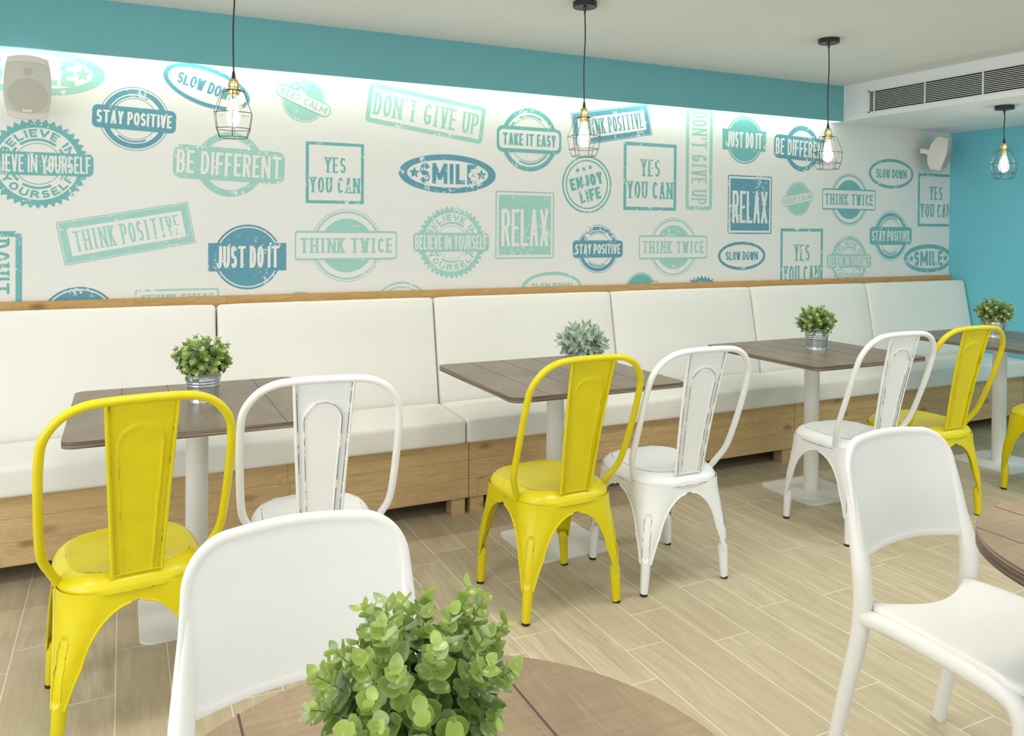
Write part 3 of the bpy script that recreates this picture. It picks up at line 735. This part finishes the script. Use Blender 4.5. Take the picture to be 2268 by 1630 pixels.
# ------------------------------------------------------------------ metal bistro chairs
SCY = -.013
def sup(a, hx, hy, e=3.1):
    c, s_ = cos(a), sin(a)
    return (math.copysign(abs(c)**(2/e), c)*hx, math.copysign(abs(s_)**(2/e), s_)*hy)
def metal_chair(kind):
    paint_m, worn = MAT[kind], MAT[kind+'_worn']
    t_ = empty('bistro_chair', (0, 0, 0))
    # seat pan
    b = MB(); n = 72; HX, HY = .194, .213
    prof = [(.02, .4475), (.30, .4470), (.55, .4475), (.76, .4495), (.80, .4510), (.825, .4510), (.86, .4485), (.91, .4420), (.96, .4320), (.99, .4220), (1.0, .4160), (1.0, .4040)]
    rings = [[(sup(2*pi*j/n, HX*k, HY*k)[0], SCY+sup(2*pi*j/n, HX*k, HY*k)[1], z) for j in range(n)] for k, z in prof]
    b.grid(rings, closed_v=True); b.add([(0, SCY, .4475)]+rings[0], [(0, j+1, (j+1) % n+1) for j in range(n)])
    for px, py in ((-.05, .03), (.05, .03), (0, 0), (-.05, -.04), (.05, -.04)):
        b.lathe([(.006, 0), (.004, .0012), (0.0001, -.0002)], 12, (px, SCY+py, .4470), caps=False)
    for k, z, r in ((.828, .4508, .0009), (1.0, .4045, .0010)):
        b.tube([(sup(2*pi*j/n, HX*k, HY*k)[0], SCY+sup(2*pi*j/n, HX*k, HY*k)[1], z) for j in range(n)], r, 5, closed=True, mi=1)
    seat = b.build('seat', [paint_m, worn], t_, smooth=60)
    # legs, each a folded sheet with its share of the apron
    for sx in (-1, 1):
        for sy in (-1, 1):
            b = MB(); NZ, NS = 64, 44
            hxT, hyT = .189, .208
            footx, footy = .196+.012, .19+.012
            zt, z0, ztop = .372, .165, .412
            rows = []; zs = [ztop-(ztop-.120)*(i/NZ)**1.0 for i in range(NZ+1)]
            for z in zs:
                u = max(0, min(1, (ztop-z)/ztop))
                Cx = hxT+(footx-hxT)*u; Cy = hyT+(footy-hyT)*u
                wl = .029+.029*min(1, max(0, z-.12)/.10)
                if z >= zt: g_ = 1.0
                elif z <= z0: g_ = 0.0
                else: q = (z-z0)/(zt-z0); g_ = 1-sqrt(max(0, 1-q*q))
                wx = wl+(hxT-wl)*g_ if g_ < 1 else Cx; wy = wl+(hyT-wl)*g_ if g_ < 1 else Cy
                wx = min(wx, Cx); wy = min(wy, Cy)
                r = .018+(.105-.018)*smoothstep(.14, .41, z)
                r = min(r, wx*.98, wy*.98)
                # L section: x arm, fillet, y arm
                La, Lf, Lb = wx-r, r*pi/2, wy-r; tot = La+Lf+Lb; mid = La+Lf/2
                row = []
                for j in range(NS+1):
                    s_ = tot*j/NS
                    if s_ < La: px, py, nx, ny = Cx-wx+s_, Cy, 0, 1
                    elif s_ < La+Lf:
                        a = pi/2-(s_-La)/r if r > 0 else 0
                        px, py, nx, ny = Cx-r+r*cos(a), Cy-r+r*sin(a), cos(a), sin(a)
                    else: px, py, nx, ny = Cx, Cy-r-(s_-La-Lf), 1, 0
                    d = abs(s_-mid)
                    # pressed groove down the corner of the leg
                    gz = max(0, abs(z-.218)-.072); sd = math.hypot(d, gz)-.0125
                    dep = -.005*(1-smoothstep(-.003, .003, sd))
                    row.append((sx*(px+nx*dep), SCY+sy*(py+ny*dep), z))
                rows.append(row)
            b.grid(rows, flip=(sx*sy > 0))
            # rolled edges
            for j in (0, NS):
                pth = [rows[i][j] for i in range(len(rows)) if zs[i] < zt+.002]
                b.tube(pth, .0032, 7); b.tube([(p[0]+sx*.0012, p[1]+sy*.0012, p[2]-.0026) for p in pth], .0012, 5, mi=1)
            # closed foot tube
            def ctr(z):
                u = (ztop-z)/ztop; return (sx*(hxT+(footx-hxT)*u-.019+.003*(1-z/.13)), SCY+sy*(hyT+(footy-hyT)*u-.019+.003*(1-z/.13)), z)
            b.tube([ctr(z) for z in (.142, .134, .118, .06, .007)], [.011, .0172, .0188, .0170, .0145], 18)
            # worn line round the groove
            gp = []
            for a in range(28):
                if a < 14: ang = pi*a/13; pd, pz = .0128*cos(ang), .290+.0128*sin(ang)
                else: ang = pi+pi*(a-14)/13; pd, pz = .0128*cos(ang), .146+.0128*sin(ang)
                gp.append((pd, pz))
            def on_leg(dd, z):
                i = min(range(len(zs)), key=lambda k: abs(zs[k]-z)); row = rows[i]
                best = NS//2; acc = 0; k = NS//2; stp = 1 if dd > 0 else -1
                while acc < abs(dd) and 0 < k < NS: acc += (Vector(row[k+stp])-Vector(row[k])).length; k += stp
                return (row[k][0]+sx*.0006, row[k][1]+sy*.0006, z)
            gp2 = [gp[13]]+[(-.0128, .29-(.144*i/14)) for i in range(15)]; gp3 = [(.0128, .29-(.144*i/14)) for i in range(15)]
            for gg in (gp2[1:], gp3): b.tube([on_leg(*q) for q in gg], .0008, 5, mi=1)
            leg = b.build('leg', [paint_m, worn], t_, smooth=50)
            c0 = ctr(.0)
            b = MB(); b.cyl((c0[0], c0[1], 0), .0142, .010, 18, r2=.0150); b.build('rubber_foot', MAT['rubber'], leg)
    # back hoop
    half = [(.186, -.115, .425), (.203, -.135, .460), (.224, -.162, .510), (.2310, -.192, .580), (.2340, -.235, .690), (.2335, -.268, .785), (.225, -.290, .850), (.190, -.308, .902), (.140, -.319, .930), (.080, -.323, .938), (0, -.324, .9395)]
    path = spline([(-x, y, z) for x, y, z in half]+[(x, y, z) for x, y, z in reversed(half[:-1])], 6)
    b = MB(); b.tube(path, .0118, 16, up=(0, 1, 0)); b.build('back_hoop', paint_m, t_, smooth=60)
    # splat with pressed panel and folded sides
    b = MB(); NU, NV = 48, 70
    zb, zt_ = .446, .930; yb, yt = -.212, -.3225
    def P(u, v, dep=0.0):
        hw = .0605+(.0865-.0605)*v; y = yb+(yt-yb)*v+.006*sin(pi*v); z = zb+(zt_-zb)*v
        return (u*hw, y-dep, z)
    rows = []
    def sd(u, v):
        hw = .0605+(.0865-.0605)*v; x = u*hw; z = zb+(zt_-zb)*v
        cw = .038+(.055-.038)*min(1, max(0, (v-.05)/.70)); ztop_ = zb+(zt_-zb)*.87; zc = ztop_-.055
        if z > zc: return math.hypot(x, z-zc)-.055
        return abs(x)-cw
    for i in range(NV+1):
        v = i/NV; row = []
        for j in range(NU+1):
            u = -1+2*j/NU; s_ = sd(u, v); row.append(P(u, v, .0030*(1-smoothstep(-.003, .003, s_)) + .0038*math.exp(-(s_/.0034)**2)))
        rows.append(row)
    b.grid(rows)
    for sx in (-1, 1):
        pth = [P(sx*1.0, i/24, .002) for i in range(25)]; b.tube(pth, .0055, 9)
        b.tube([(p[0]-sx*.0055, p[1]-.0030, p[2]) for p in pth], .0010, 5, mi=1)
    zc_v = .87-.055/(zt_-zb)
    cap = [(-1, 0.04+(zc_v-.04)*i/16) for i in range(17)]
    pts = []
    def lineP(x, v):
        hw = .0605+(.0865-.0605)*v; return P(x/hw, v, .0062)
    for i in range(17):
        v = .03+(zc_v-.03)*i/16; cw = .038+.017*min(1, max(0, (v-.05)/.70)); pts.append(lineP(-cw-.001, v))
    for i in range(1, 16):
        a = pi-pi*i/16; pts.append(lineP(.056*cos(a), zc_v+.056*sin(a)/(zt_-zb)))
    for i in range(16, -1, -1):
        v = .03+(zc_v-.03)*i/16; cw = .038+.017*min(1, max(0, (v-.05)/.70)); pts.append(lineP(cw+.001, v))
    b.tube(pts, .0009 if kind == 'white' else .0005, 5, mi=1)
    b.tube([(x, yb-.003, zb+.002) for x in (-.059, -.03, 0, .03, .059)], .0022, 6)
    b.build('back_splat', [paint_m, worn], t_, smooth=50)
    return t_
CH = [('yellow', .012, 2.605, 6, 'yellow metal bistro chair at the first table, furthest left'), ('white', .565, 2.675, -6, 'white metal bistro chair behind the left plastic chair'),
      ('yellow', 1.454, 2.690, 1.7, 'yellow metal bistro chair at the table with the grey-green plant'), ('white', 1.967, 2.692, -.5, 'white metal bistro chair just right of the middle yellow chair'),
      ('white', 3.068, 2.710, -1.2, 'white metal bistro chair directly behind the right plastic chair'), ('yellow', 3.585, 2.727, -2.5, 'yellow metal bistro chair at the third table, beside a white one'),
      ('yellow', 4.468, 2.545, 0, 'yellow metal bistro chair cut off by the right photo edge')]
proto = {}
for kind, x, y, rz, lb in CH:
    o = copy_tree(proto[kind]) if kind in proto else metal_chair(kind)
    proto.setdefault(kind, o)
    o.location = (x, y, 0); o.rotation_euler.z = radians(rz)
    tag(o, lb, 'chair', 'metal bistro chairs')

# ------------------------------------------------------------------ white plastic chairs (facing the camera side)
def plastic_chair():
    t_ = empty('plastic_chair', (0, 0, 0)); M_ = MAT['plastic']
    # backrest shell
    b = MB(); NA = 96
    HWt, HWb = .205, .217; zlo, zhi = .556, .842; rc = .088
    def outline(k):
        # closed outline, param 0..1; k insets it
        pts = []
        ht, hb = HWt-k, HWb-k; z1, z0 = zhi-k, zlo+k; r = max(.02, rc-k)
        rb = .035
        seq = []
        for i in range(13):
            a = pi/2*i/12; seq.append((ht-r+r*cos(a), z1-r+r*sin(a)))
        for i in range(1, 12): seq.append((ht-r-(2*(ht-r))*i/12, z1+.006*sin(pi*i/12)))
        for i in range(13):
            a = pi/2+pi/2*i/12; seq.append((-ht+r+r*cos(a), z1-r+r*sin(a)))
        for i in range(1, 9): q = i/9; seq.append((-ht-(hb-ht)*q, (z1-r)+(z0+rb-(z1-r))*q))
        for i in range(7):
            a = pi+pi/2*i/6; seq.append((-hb+rb+rb*cos(a), z0+rb+rb*sin(a)))
        for i in range(1, 12): seq.append((-hb+rb+2*(hb-rb)*i/12, z0+.012*sin(pi*i/12)))
        for i in range(7):
            a = 1.5*pi+pi/2*i/6; seq.append((hb-rb+rb*cos(a), z0+rb+rb*sin(a)))
        for i in range(1, 9): q = i/9; seq.append((hb-(hb-ht)*q, (z0+rb)+((z1-r)-(z0+rb))*q))
        return seq
    def surf(x, z):      # centre surface of the shell: concave to the front (+y), leaning back
        lean_ = -.200-.070*(max(0, z-.56)/.31)**1.15
        return lean_-.032*(1-(x/.215)**2)
    prof = [(0, 0.0), (.0008, .0045), (.003, .0072), (.008, .0086), (.0165, .0090), (.0178, .0078), (.0195, .0074), (.03, .0076), (.06, .0076), (.10, .0076)]
    for side in (1, -1):
        rings = []
        for k, dp in prof: rings.append([(x, surf(x, z)+side*dp, z) for x, z in outline(k)])
        # fill rest toward centre line
        last = outline(.10); cz = (zlo+zhi)/2
        for q in (.75, .5, .25):
            rings.append([(x*q, surf(x*q, cz+(z-cz)*q)+side*.0076, cz+(z-cz)*q) for x, z in last])
        b.grid(rings, closed_v=True, flip=(side < 0)); n = len(last)
        b.add([(0, surf(0, cz)+side*.0076, cz)]+rings[-1], [((0, i+1, (i+1) % n+1) if side < 0 else (0, (i+1) % n+1, i+1)) for i in range(n)])
    b.build('backrest', M_, t_, smooth=60)
    # seat
    b = MB()
    def seat_out(k):
        s_ = []
        hx, y0, y1 = .196-k, -.188+k, .212-k; r = .045
        for i in range(9):
            a = pi/2*i/8; s_.append((hx+.012-r+r*cos(a), y1-r+r*sin(a)))
        for i in range(1, 10): q = i/10; s_.append((hx+.012-r-2*(hx+.012-r)*q, y1+.004*sin(pi*q)))
        for i in range(9):
            a = pi/2+pi/2*i/8; s_.append((-hx-.012+r+r*cos(a), y1-r+r*sin(a)))
        for i in range(1, 12): q = i/12; s_.append((-hx-.012+.016*q, (y1-r)+(y0+.01-(y1-r))*q))
        rb = .018
        for i in range(5):
            a = pi+pi/2*i/4; s_.append((-hx+.004+rb+rb*cos(a), y0+rb+rb*sin(a)))
        for i in range(1, 20): q = i/20; s_.append((-hx+.004+rb+2*(hx-.004-rb)*q, y0+.052*sin(pi*q)))
        for i in range(5):
            a = 1.5*pi+pi/2*i/4; s_.append((hx-.004-rb+rb*cos(a), y0+rb+rb*sin(a)))
        for i in range(1, 12): q = i/12; s_.append((hx-.004+.016*q, (y0+.01)+((y1-r)-(y0+.01))*q))
        return s_
    def sz(x, y): return .452-.010*(1-(x/.21)**2)*(1-((y-.0)/.24)**2)-(.010*smoothstep(.12, .21, y))
    rp = [(.012, -.030), (.003, -.026), (0, -.018), (0, -.010), (.002, -.004), (.006, -.001), (.012, 0), (.03, 0), (.06, 0), (.09, 0)]
    rings = [[(x, y, sz(x, y)+d) for x, y in seat_out(k)] for k, d in rp]
    last = seat_out(.09)
    for q in (.7, .4): rings.append([(x*q, .02+(y-.02)*q, sz(x*q, .02+(y-.02)*q)) for x, y in last])
    b.grid(rings, closed_v=True, flip=True); n = len(last)
    b.add([(0, .02, sz(0, .02))]+rings[-1], [(0, i+1, (i+1) % n+1) for i in range(n)])
    b.add([(x, y, z) for x, y, z in rings[0]], [tuple(reversed(range(n)))])
    seat = b.build('seat', M_, t_, smooth=60)
    b = MB(); b.lathe([(.0001, .0016), (.004, .0014), (.0065, 0)], 14, (0, 0.0, sz(0, 0)-.0002), caps=False)  # small white lens stands in for the glint at the drain slit
    for i, (x, y, z) in enumerate(b.v): b.v[i] = (x*1.7, y*.7+.0, z)
    b.build('drain_glint', MAT['white_metal'], seat)
    for sx in (-1, 1):
        p = spline([(sx*.212, -.285, .0), (sx*.209, -.245, .18), (sx*.205, -.208, .34), (sx*.203, -.196, .44), (sx*.206, -.196, .52)]+[(sx*xo, surf(xo, q)-.004, q) for xo, q in ((.2010, .60), (.1975, .66), (.1935, .72), (.187, .765))], 8)
        k = len(p); b = MB()
        rx = [.0165+.006*smoothstep(0, .5, i/(k-1)) if i < k*.5 else .0225-.0155*((i/(k-1)-.5)/.5)**1.1 for i in range(k)]
        b.tube(p, rx, 18, up=(1, 0, 0), ry=[r*1.08 for r in rx])
        lg = b.build('leg', M_, t_, smooth=60)
        b = MB(); b.cyl((sx*.212, -.285, 0), .0172, .006, 18); b.build('glide', MAT['speaker_dark'], lg)
        p = spline([(sx*.204, -.185, .418), (sx*.203, -.11, .424), (sx*.205, .0, .424), (sx*.207, .11, .420), (sx*.208, .178, .410), (sx*.209, .203, .385), (sx*.210, .210, .34), (sx*.212, .216, .20), (sx*.214, .222, .0)], 8)
        b = MB(); k = len(p); b.tube(p, [.0215-.004*smoothstep(.5, 1, i/(k-1)) for i in range(k)], 18, up=(1, 0, 0))
        lg = b.build('leg', M_, t_, smooth=60)
        b = MB(); b.cyl((sx*.214, .222, 0), .0182, .006, 18); b.build('glide', MAT['speaker_dark'], lg)
    return t_
pc = plastic_chair(); pc.location = (.292, 1.225, 0); pc.rotation_euler.z = pi
tag(pc, 'white plastic chair tucked under the round table with the big plant', 'chair', 'white plastic chairs')
pc2 = copy_tree(pc); pc2.location = (1.876, 1.222, 0); pc2.rotation_euler.z = pi
tag(pc2, 'white plastic chair with seat in view at the right round table', 'chair', 'white plastic chairs')

# ------------------------------------------------------------------ potted plants
def leaf(b, colors, base, direction, normal, L, W, cup, c_in, c_rim, pointed):
    d = direction.normalized(); nn = (normal-d*normal.dot(d)).normalized(); s_ = d.cross(nn)
    rows = 6; vs = []; fs = []
    for i in range(rows+1):
        v = i/rows
        if pointed: hw = W/2*(sin(pi*v**.85)**.9 if 0 < v < 1 else 0.0)
        else: hw = W/2*(sin(pi*min(1, v*.96+.04)**.72)**.62 if v < 1 else 0.02)
        p = base+d*(L*v)+nn*(-L*.16*sin(pi*v)*.4+L*.10*v*v)
        for u in (-1, -.55, 0, .55, 1):
            vs.append(p+s_*(hw*u)+nn*(cup*W*(abs(u)**1.6)*(.25 if hw > 0 else 0)))
            k = max(abs(u), abs(2*v-1)**3) ; f_ = smoothstep(.70, 1.0, k)
            colors.append(tuple(c_in[q]*(1-f_)+c_rim[q]*f_ for q in range(3))+(1,))
    for i in range(rows):
        for j in range(4):
            a = i*5+j; fs.append((a, a+1, a+6, a+5))
    b.add(vs, fs)
def plant(x, y, z, label, kind, seed, n_stems, hgt, spread, leafL, rz=0.0, bluish=.3):
    R = random.Random(seed)
    t_ = empty('potted_plant', (x, y, z), rz); tag(t_, label, 'plant', 'small artificial plants in zinc pots')
    b = MB()
    rt, rb_, H_ = .0610, .0525, .112
    prof = [(.001, .004), (rb_-.003, .004), (rb_-.001, 0), (rb_+.0018, 0), (rb_+.0022, .003), (rb_+.0005, .006)]
    rr = lambda q: rb_+(rt-rb_)*q/H_
    for q in (.02, .04, .052): prof.append((rr(q), q))
    for c_ in (.060, .070, .080):
        prof += [(rr(c_-.0035), c_-.0035), (rr(c_)+.0018, c_), (rr(c_+.0035), c_+.0035)]
    prof += [(rr(.095), .095), (rr(.106), .106), (rt+.0015, .108), (rt+.0022, .1105), (rt+.0012, .113), (rt-.0005, .112), (rt-.002, .108), (rt-.004, .09), (.001, .089)]
    b.lathe(prof, 56, caps=False)
    b.tube([(cos(-1.9)*(rr(q)+.0006), sin(-1.9)*(rr(q)+.0006), q) for q in (.004, .03, .056, .07, .082, .108)], .0012, 6)
    b.build('pot', MAT['zinc'], t_, smooth=40)
    b = MB(); b.lathe([(.0530, .096), (.035, .106), (.0001, .110)], 24, caps=False); b.build('soil', MAT['soil'], t_)
    st = MB(); lf = MB(); cl = []
    for i in range(n_stems):
        fr = (i+.5)/n_stems; th = i*2.39996+R.uniform(-.2, .2)
        el = math.acos(1-fr*1.12) if fr*1.12 < 1 else pi/2+R.uniform(.05, .35)
        el = min(el, 1.95)
        L = (hgt*cos(min(el, pi/2))+spread*sin(min(el, pi/2)))*R.uniform(.86, 1.10)
        dx, dy = cos(th), sin(th)
        b0 = Vector((dx*.036*sin(min(el, 1.4))*R.uniform(.4, 1.1), dy*.036*sin(min(el, 1.4))*R.uniform(.4, 1.1), .100))
        tip = Vector((dx*sin(el)*L, dy*sin(el)*L, .105+cos(el)*L))
        midp = b0*.5+tip*.5+Vector((0, 0, .022*sin(el)+.006))+Vector((R.uniform(-.008, .008), R.uniform(-.008, .008), 0))
        nseg = 8; pts = []
        for k in range(nseg+1):
            u = k/nseg; pts.append(b0*(1-u)**2+midp*(2*u*(1-u))+tip*u*u)
        st.tube(pts, [.0011-.0005*k/nseg for k in range(nseg+1)], 5, caps=False)
        nodes = max(4, int(L/(leafL*(.46 if kind == 'sage' else .50))))
        for k in range(1, nodes+1):
            u = .22+.78*k/nodes
            p = b0*(1-u)**2+midp*(2*u*(1-u))+tip*u*u
            tg = ((midp-b0)*(1-u)+(tip-midp)*u).normalized()
            ref = Vector((0, 0, 1)) if abs(tg.z) < .9 else Vector((1, 0, 0))
            s1 = tg.cross(ref).normalized(); s2 = tg.cross(s1)
            a0 = (k % 2)*pi/2+R.uniform(-.35, .35)
            young = max(0, (u-.6)/.4)
            for q in range(2):
                a = a0+q*pi; out = s1*cos(a)+s2*sin(a)
                if kind == 'sage':
                    d = out+tg*(.50+.5*young)+Vector((R.uniform(-.3, .3), R.uniform(-.3, .3), R.uniform(-.3, .2)))
                    Lf = leafL*R.uniform(.8, 1.15)*(1-.25*young); Wf = Lf*R.uniform(.40, .52)
                    g_ = R.random(); base_c = [(.42, .52, .44), (.52, .62, .58), (.44, .55, .36), (.36, .46, .38)][R.randrange(4)]
                    k_ = R.uniform(.8, 1.15); ci = tuple(x_*k_ for x_ in base_c); cr = tuple(min(1, x_*1.12) for x_ in ci)
                    leaf(lf, cl, p, d, tg+out*-.3, Lf, Wf, .5, ci, cr, True)
                else:
                    d = out+tg*(.22+.55*young)+Vector((R.uniform(-.3, .3), R.uniform(-.3, .3), R.uniform(-.3, .3)))
                    Lf = leafL*R.uniform(.78, 1.12)*(1-.42*young); Wf = Lf*R.uniform(.86, 1.02)
                    k_ = R.uniform(.75, 1.2)
                    old = (.115, .215, .035); new = (.47, .59, .14)
                    if R.random() < bluish: old = (.19, .30, .16); new = (.44, .56, .30)
                    if R.random() < .10: new = (.62, .74, .38)
                    m_ = min(1, young*.8+R.uniform(0, .22))
                    ci = tuple((old[c_]*(1-m_)+new[c_]*m_)*k_ for c_ in range(3)); cr = tuple(min(1, ci[c_]*.6+(.50, .66, .26)[c_]*.40) for c_ in range(3))
                    leaf(lf, cl, p, d, tg*.7-out*.2+(p-Vector((0, 0, .13))).normalized()*.6+Vector((R.uniform(-.3, .3), R.uniform(-.3, .3), R.uniform(-.2, .3))), Lf, Wf, .35, ci, cr, False)
    st.build('stems', MAT['stem'], t_)
    lf.build('foliage', MAT['sage' if kind == 'sage' else 'leaf'], t_, smooth=80, colors=cl)
    return t_
plant(.262, 3.125, .749, 'round-leaved green plant in a zinc pot on the first table', 'euc', 3, 64, .112, .062, .028)
plant(1.79, 2.985, .749, 'grey-green sage-leaved plant in a zinc pot', 'sage', 8, 54, .095, .068, .044)
plant(3.362, 3.165, .749, 'small-leaved green plant in a zinc pot on the third table', 'euc', 11, 70, .108, .070, .023, 1.0)
plant(4.765, 3.10, .749, 'small-leaved green plant in front of the turquoise wall', 'euc', 23, 70, .108, .070, .023, 2.2)
plant(.268, .772, .745, 'big green plant on the foreground round table', 'euc', 37, 88, .148, .040, .0270, .6, .08)

# ------------------------------------------------------------------ pendant lamps
def pendant(x, y, ztop):
    t_ = empty('pendant_lamp', (x, y, ztop))
    b = MB(); b.lathe([(.002, 0), (.054, 0), (.054, -.022), (.052, -.024), (.002, -.024)][::-1], 40, caps=False); b.build('canopy', MAT['black'], t_)
    zs = 1.930-ztop
    b = MB(); b.lathe([(.0035, -.052), (.0055, -.040), (.0085, -.024)], 14, caps=True)
    b.tube(spline([(0, 0, -.045), (.003, .0, -.045+(zs+.09)*.3), (-.002, .001, -.045+(zs+.09)*.65), (0, 0, zs+.02)], 8), .0030, 8); b.build('cord', MAT['black'], t_)
    b = MB(); b.lathe([(.001, .028), (.0045, .026), (.0075, .002), (.0075, -.001)][::-1], 18, (0, 0, zs), caps=False); b.build('cord_grip', MAT['wire'], t_)
    b = MB(); b.lathe([(.0072, 0), (.011, -.002), (.0155, -.008), (.016, -.016), (.0195, -.018), (.0200, -.032), (.0185, -.034), (.0185, -.040), (.0200, -.041), (.0200, -.056), (.0175, -.060), (.016, -.060)][::-1], 28, (0, 0, zs), caps=False)
    b.build('socket', MAT['brass'], t_)
    rings = [(.042, 1.884), (.074, 1.802), (.066, 1.745), (.054, 1.714)]
    cg = MB(); R6 = [[(r*cos(pi/3*k+.35), r*sin(pi/3*k+.35), z-ztop) for k in range(6)] for r, z in rings]
    for i, rg in enumerate(R6):
        if i == 0:
            cg.tube([(.0265*cos(2*pi*k/24), .0265*sin(2*pi*k/24), rings[0][1]-ztop+.003) for k in range(24)], .0020, 6, closed=True)
            for k in range(6): cg.tube([(.0265*cos(pi/3*k+.35), .0265*sin(pi/3*k+.35), rings[0][1]-ztop+.003), rg[k]], .0014, 6)
        else: 
            for k in range(6): cg.tube([rg[k], rg[(k+1) % 6]], .0013, 6)
        if i:
            for k in range(6): cg.tube([R6[i-1][k], rg[k]], .0013, 6)
    cg.lathe([(.019, 0), (.0275, 0), (.0275, .003), (.019, .003)], 24, (0, 0, rings[0][1]-ztop+.001), caps=False)
    cg.build('cage', MAT['wire'], t_, smooth=40)
    b = MB(); zb = 1.872-ztop
    b.lathe([(.013, .004), (.0135, -.010), (.018, -.030), (.0245, -.052), (.0300, -.074), (.0310, -.088), (.0275, -.104), (.018, -.116), (.006, -.121), (.0005, -.1215)][::-1], 28, (0, 0, zb), caps=False)
    bulb = b.build('bulb', MAT['glass'], t_, smooth=80)
    b = MB()
    for k in range(6):
        a = pi/3*k; b.tube([(.004*cos(a), .004*sin(a), zb-.018), (.0125*cos(a), .0125*sin(a), zb-.055), (.015*cos(a), .015*sin(a), zb-.092), (.006*cos(a+.5), .006*sin(a+.5), zb-.100)], .0024, 7)
    b.build('filament', MAT['filament'], bulb)
    l = bpy.data.lights.new('bulb_light', 'POINT'); l.energy = 1.4; l.color = (1, .9, .74); l.shadow_soft_size = .03
    lo = bpy.data.objects.new('bulb_light', l); col.objects.link(lo); lo.parent = t_; lo.location = (0, 0, zb-.07)
    return t_
PL = [(.361, 3.1, CEIL, 'wire cage pendant lamp over the first table'), (1.857, 3.1, CEIL, 'wire cage pendant lamp over the grey-green plant'), (3.36, 3.1, CEIL, 'wire cage pendant lamp left of the bulkhead, over the third table'), (4.838, 3.1, VAL_Z, 'short wire cage pendant lamp hanging from the white bulkhead')]
for x, y, z, lb in PL:
    tag(pendant(x, y, z), lb, 'lamp', 'wire cage pendant lamps')

# ------------------------------------------------------------------ wall speakers
def speaker(x, y, z, rz, tilt, label, side_mount):
    t_ = empty('wall_speaker', (x, y, z)); t_.rotation_euler = (tilt, 0, rz); tag(t_, label, 'speaker', 'white wall speakers')
    # local: front faces -y. body: barrel outline in front view, lens outline from the side
    b = MB(); NU, NV = 20, 28; Wd, Ht = .176, .272
    def outl(v): return Wd/2*(1-.16*abs(v)**2.4)
    def front(u, v): return -.052-.018*(1-v*v)-.006*(1-u*u)
    def back(u, v): return .012+.050*(1-abs(v)**2.6)*(1-.25*u*u)
    def zz(u, v): return Ht/2*v-(.014*u*u*v if True else 0)
    rowsf = [[(outl(-1+2*i/NV)*(-1+2*j/NU), front(-1+2*j/NU, -1+2*i/NV), zz(-1+2*j/NU, -1+2*i/NV)) for j in range(NU+1)] for i in range(NV+1)]
    rowsb = [[(outl(-1+2*i/NV)*(-1+2*j/NU), back(-1+2*j/NU, -1+2*i/NV), zz(-1+2*j/NU, -1+2*i/NV)) for j in range(NU+1)] for i in range(NV+1)]
    b.grid(rowsf, flip=True); b.grid(rowsb)
    for j in (0, NU): b.grid([[rowsf[i][j], rowsb[i][j]] for i in range(NV+1)], flip=(j != 0))
    for i in (0, NV): b.grid([[rowsf[i][j], rowsb[i][j]] for j in range(NU+1)], flip=(i == 0))
    b.build('cabinet', MAT['speaker'], t_, smooth=40)
    b = MB(); rows = []
    for i in range(NV+1):
        v = -.80+1.58*i/NV
        rows.append([(outl(v)*.965*(-1+2*j/NU), front(-1+2*j/NU, v)-.0025, zz(-1+2*j/NU, v)) for j in range(NU+1)])
    b.grid(rows, flip=True)
    edge_ = [rows[0][j] for j in range(NU+1)]+[rows[i][NU] for i in range(1, NV+1)]+[rows[NV][j] for j in range(NU-1, -1, -1)]+[rows[i][0] for i in range(NV-1, 0, -1)]
    b.tube([(p[0], p[1]+.001, p[2]) for p in edge_], .0016, 6, closed=True)
    gr = b.build('grille', MAT['speaker_grille'], t_, smooth=50)
    b = MB()
    for cz, r in ((-.036, .074), (.066, .0175)):
        for k in range(32):
            pass
        rg = [[(r*q*cos(2*pi*k/36), front(min(1, abs(r*q*cos(2*pi*k/36)/(Wd/2))), max(-1, min(1, (cz+r*q*sin(2*pi*k/36))/(Ht/2))))-.0031, cz+r*q*sin(2*pi*k/36)) for k in range(36)] for q in (.02, .25, .5, .75, 1)]
        b.grid(rg, closed_v=True)
    b.build('drivers', MAT['speaker_dark'], gr, smooth=60)
    b = MB(); b.box(-.020, .018, front(0, -.75)-.008, front(0, -.75), -.107, -.094); b.build('badge', MAT['speaker'], gr, smooth=0)
    b = MB()
    if not side_mount:
        b.cyl((0, 0, 0), .03, .01); b.v = [(v[0], .055+v[2]*6.2, v[1]) for v in b.v]
    for sx in ((-1, 1) if side_mount else ()):
        b.box(sx*(Wd/2+.003)-.002, sx*(Wd/2+.003)+.002, -.010, .105, -.020, .014)
        b.tube([(sx*(Wd/2-.004), -.006, -.003), (sx*(Wd/2+.010), -.006, -.003)], .0185, 18)
    if side_mount: b.box(-Wd/2-.003, Wd/2+.003, .101, .106, -.020, .014)
    b.build('bracket', MAT['speaker'], t_, smooth=40)
    return t_
speaker(-.378, 4.052, 1.982, radians(6), radians(5), 'pale wall speaker seen from the front, under the valance at left', False)
speaker(5.505, 4.030, 1.972, radians(26), radians(13), 'white wall speaker seen from the side, near the turquoise wall', True)
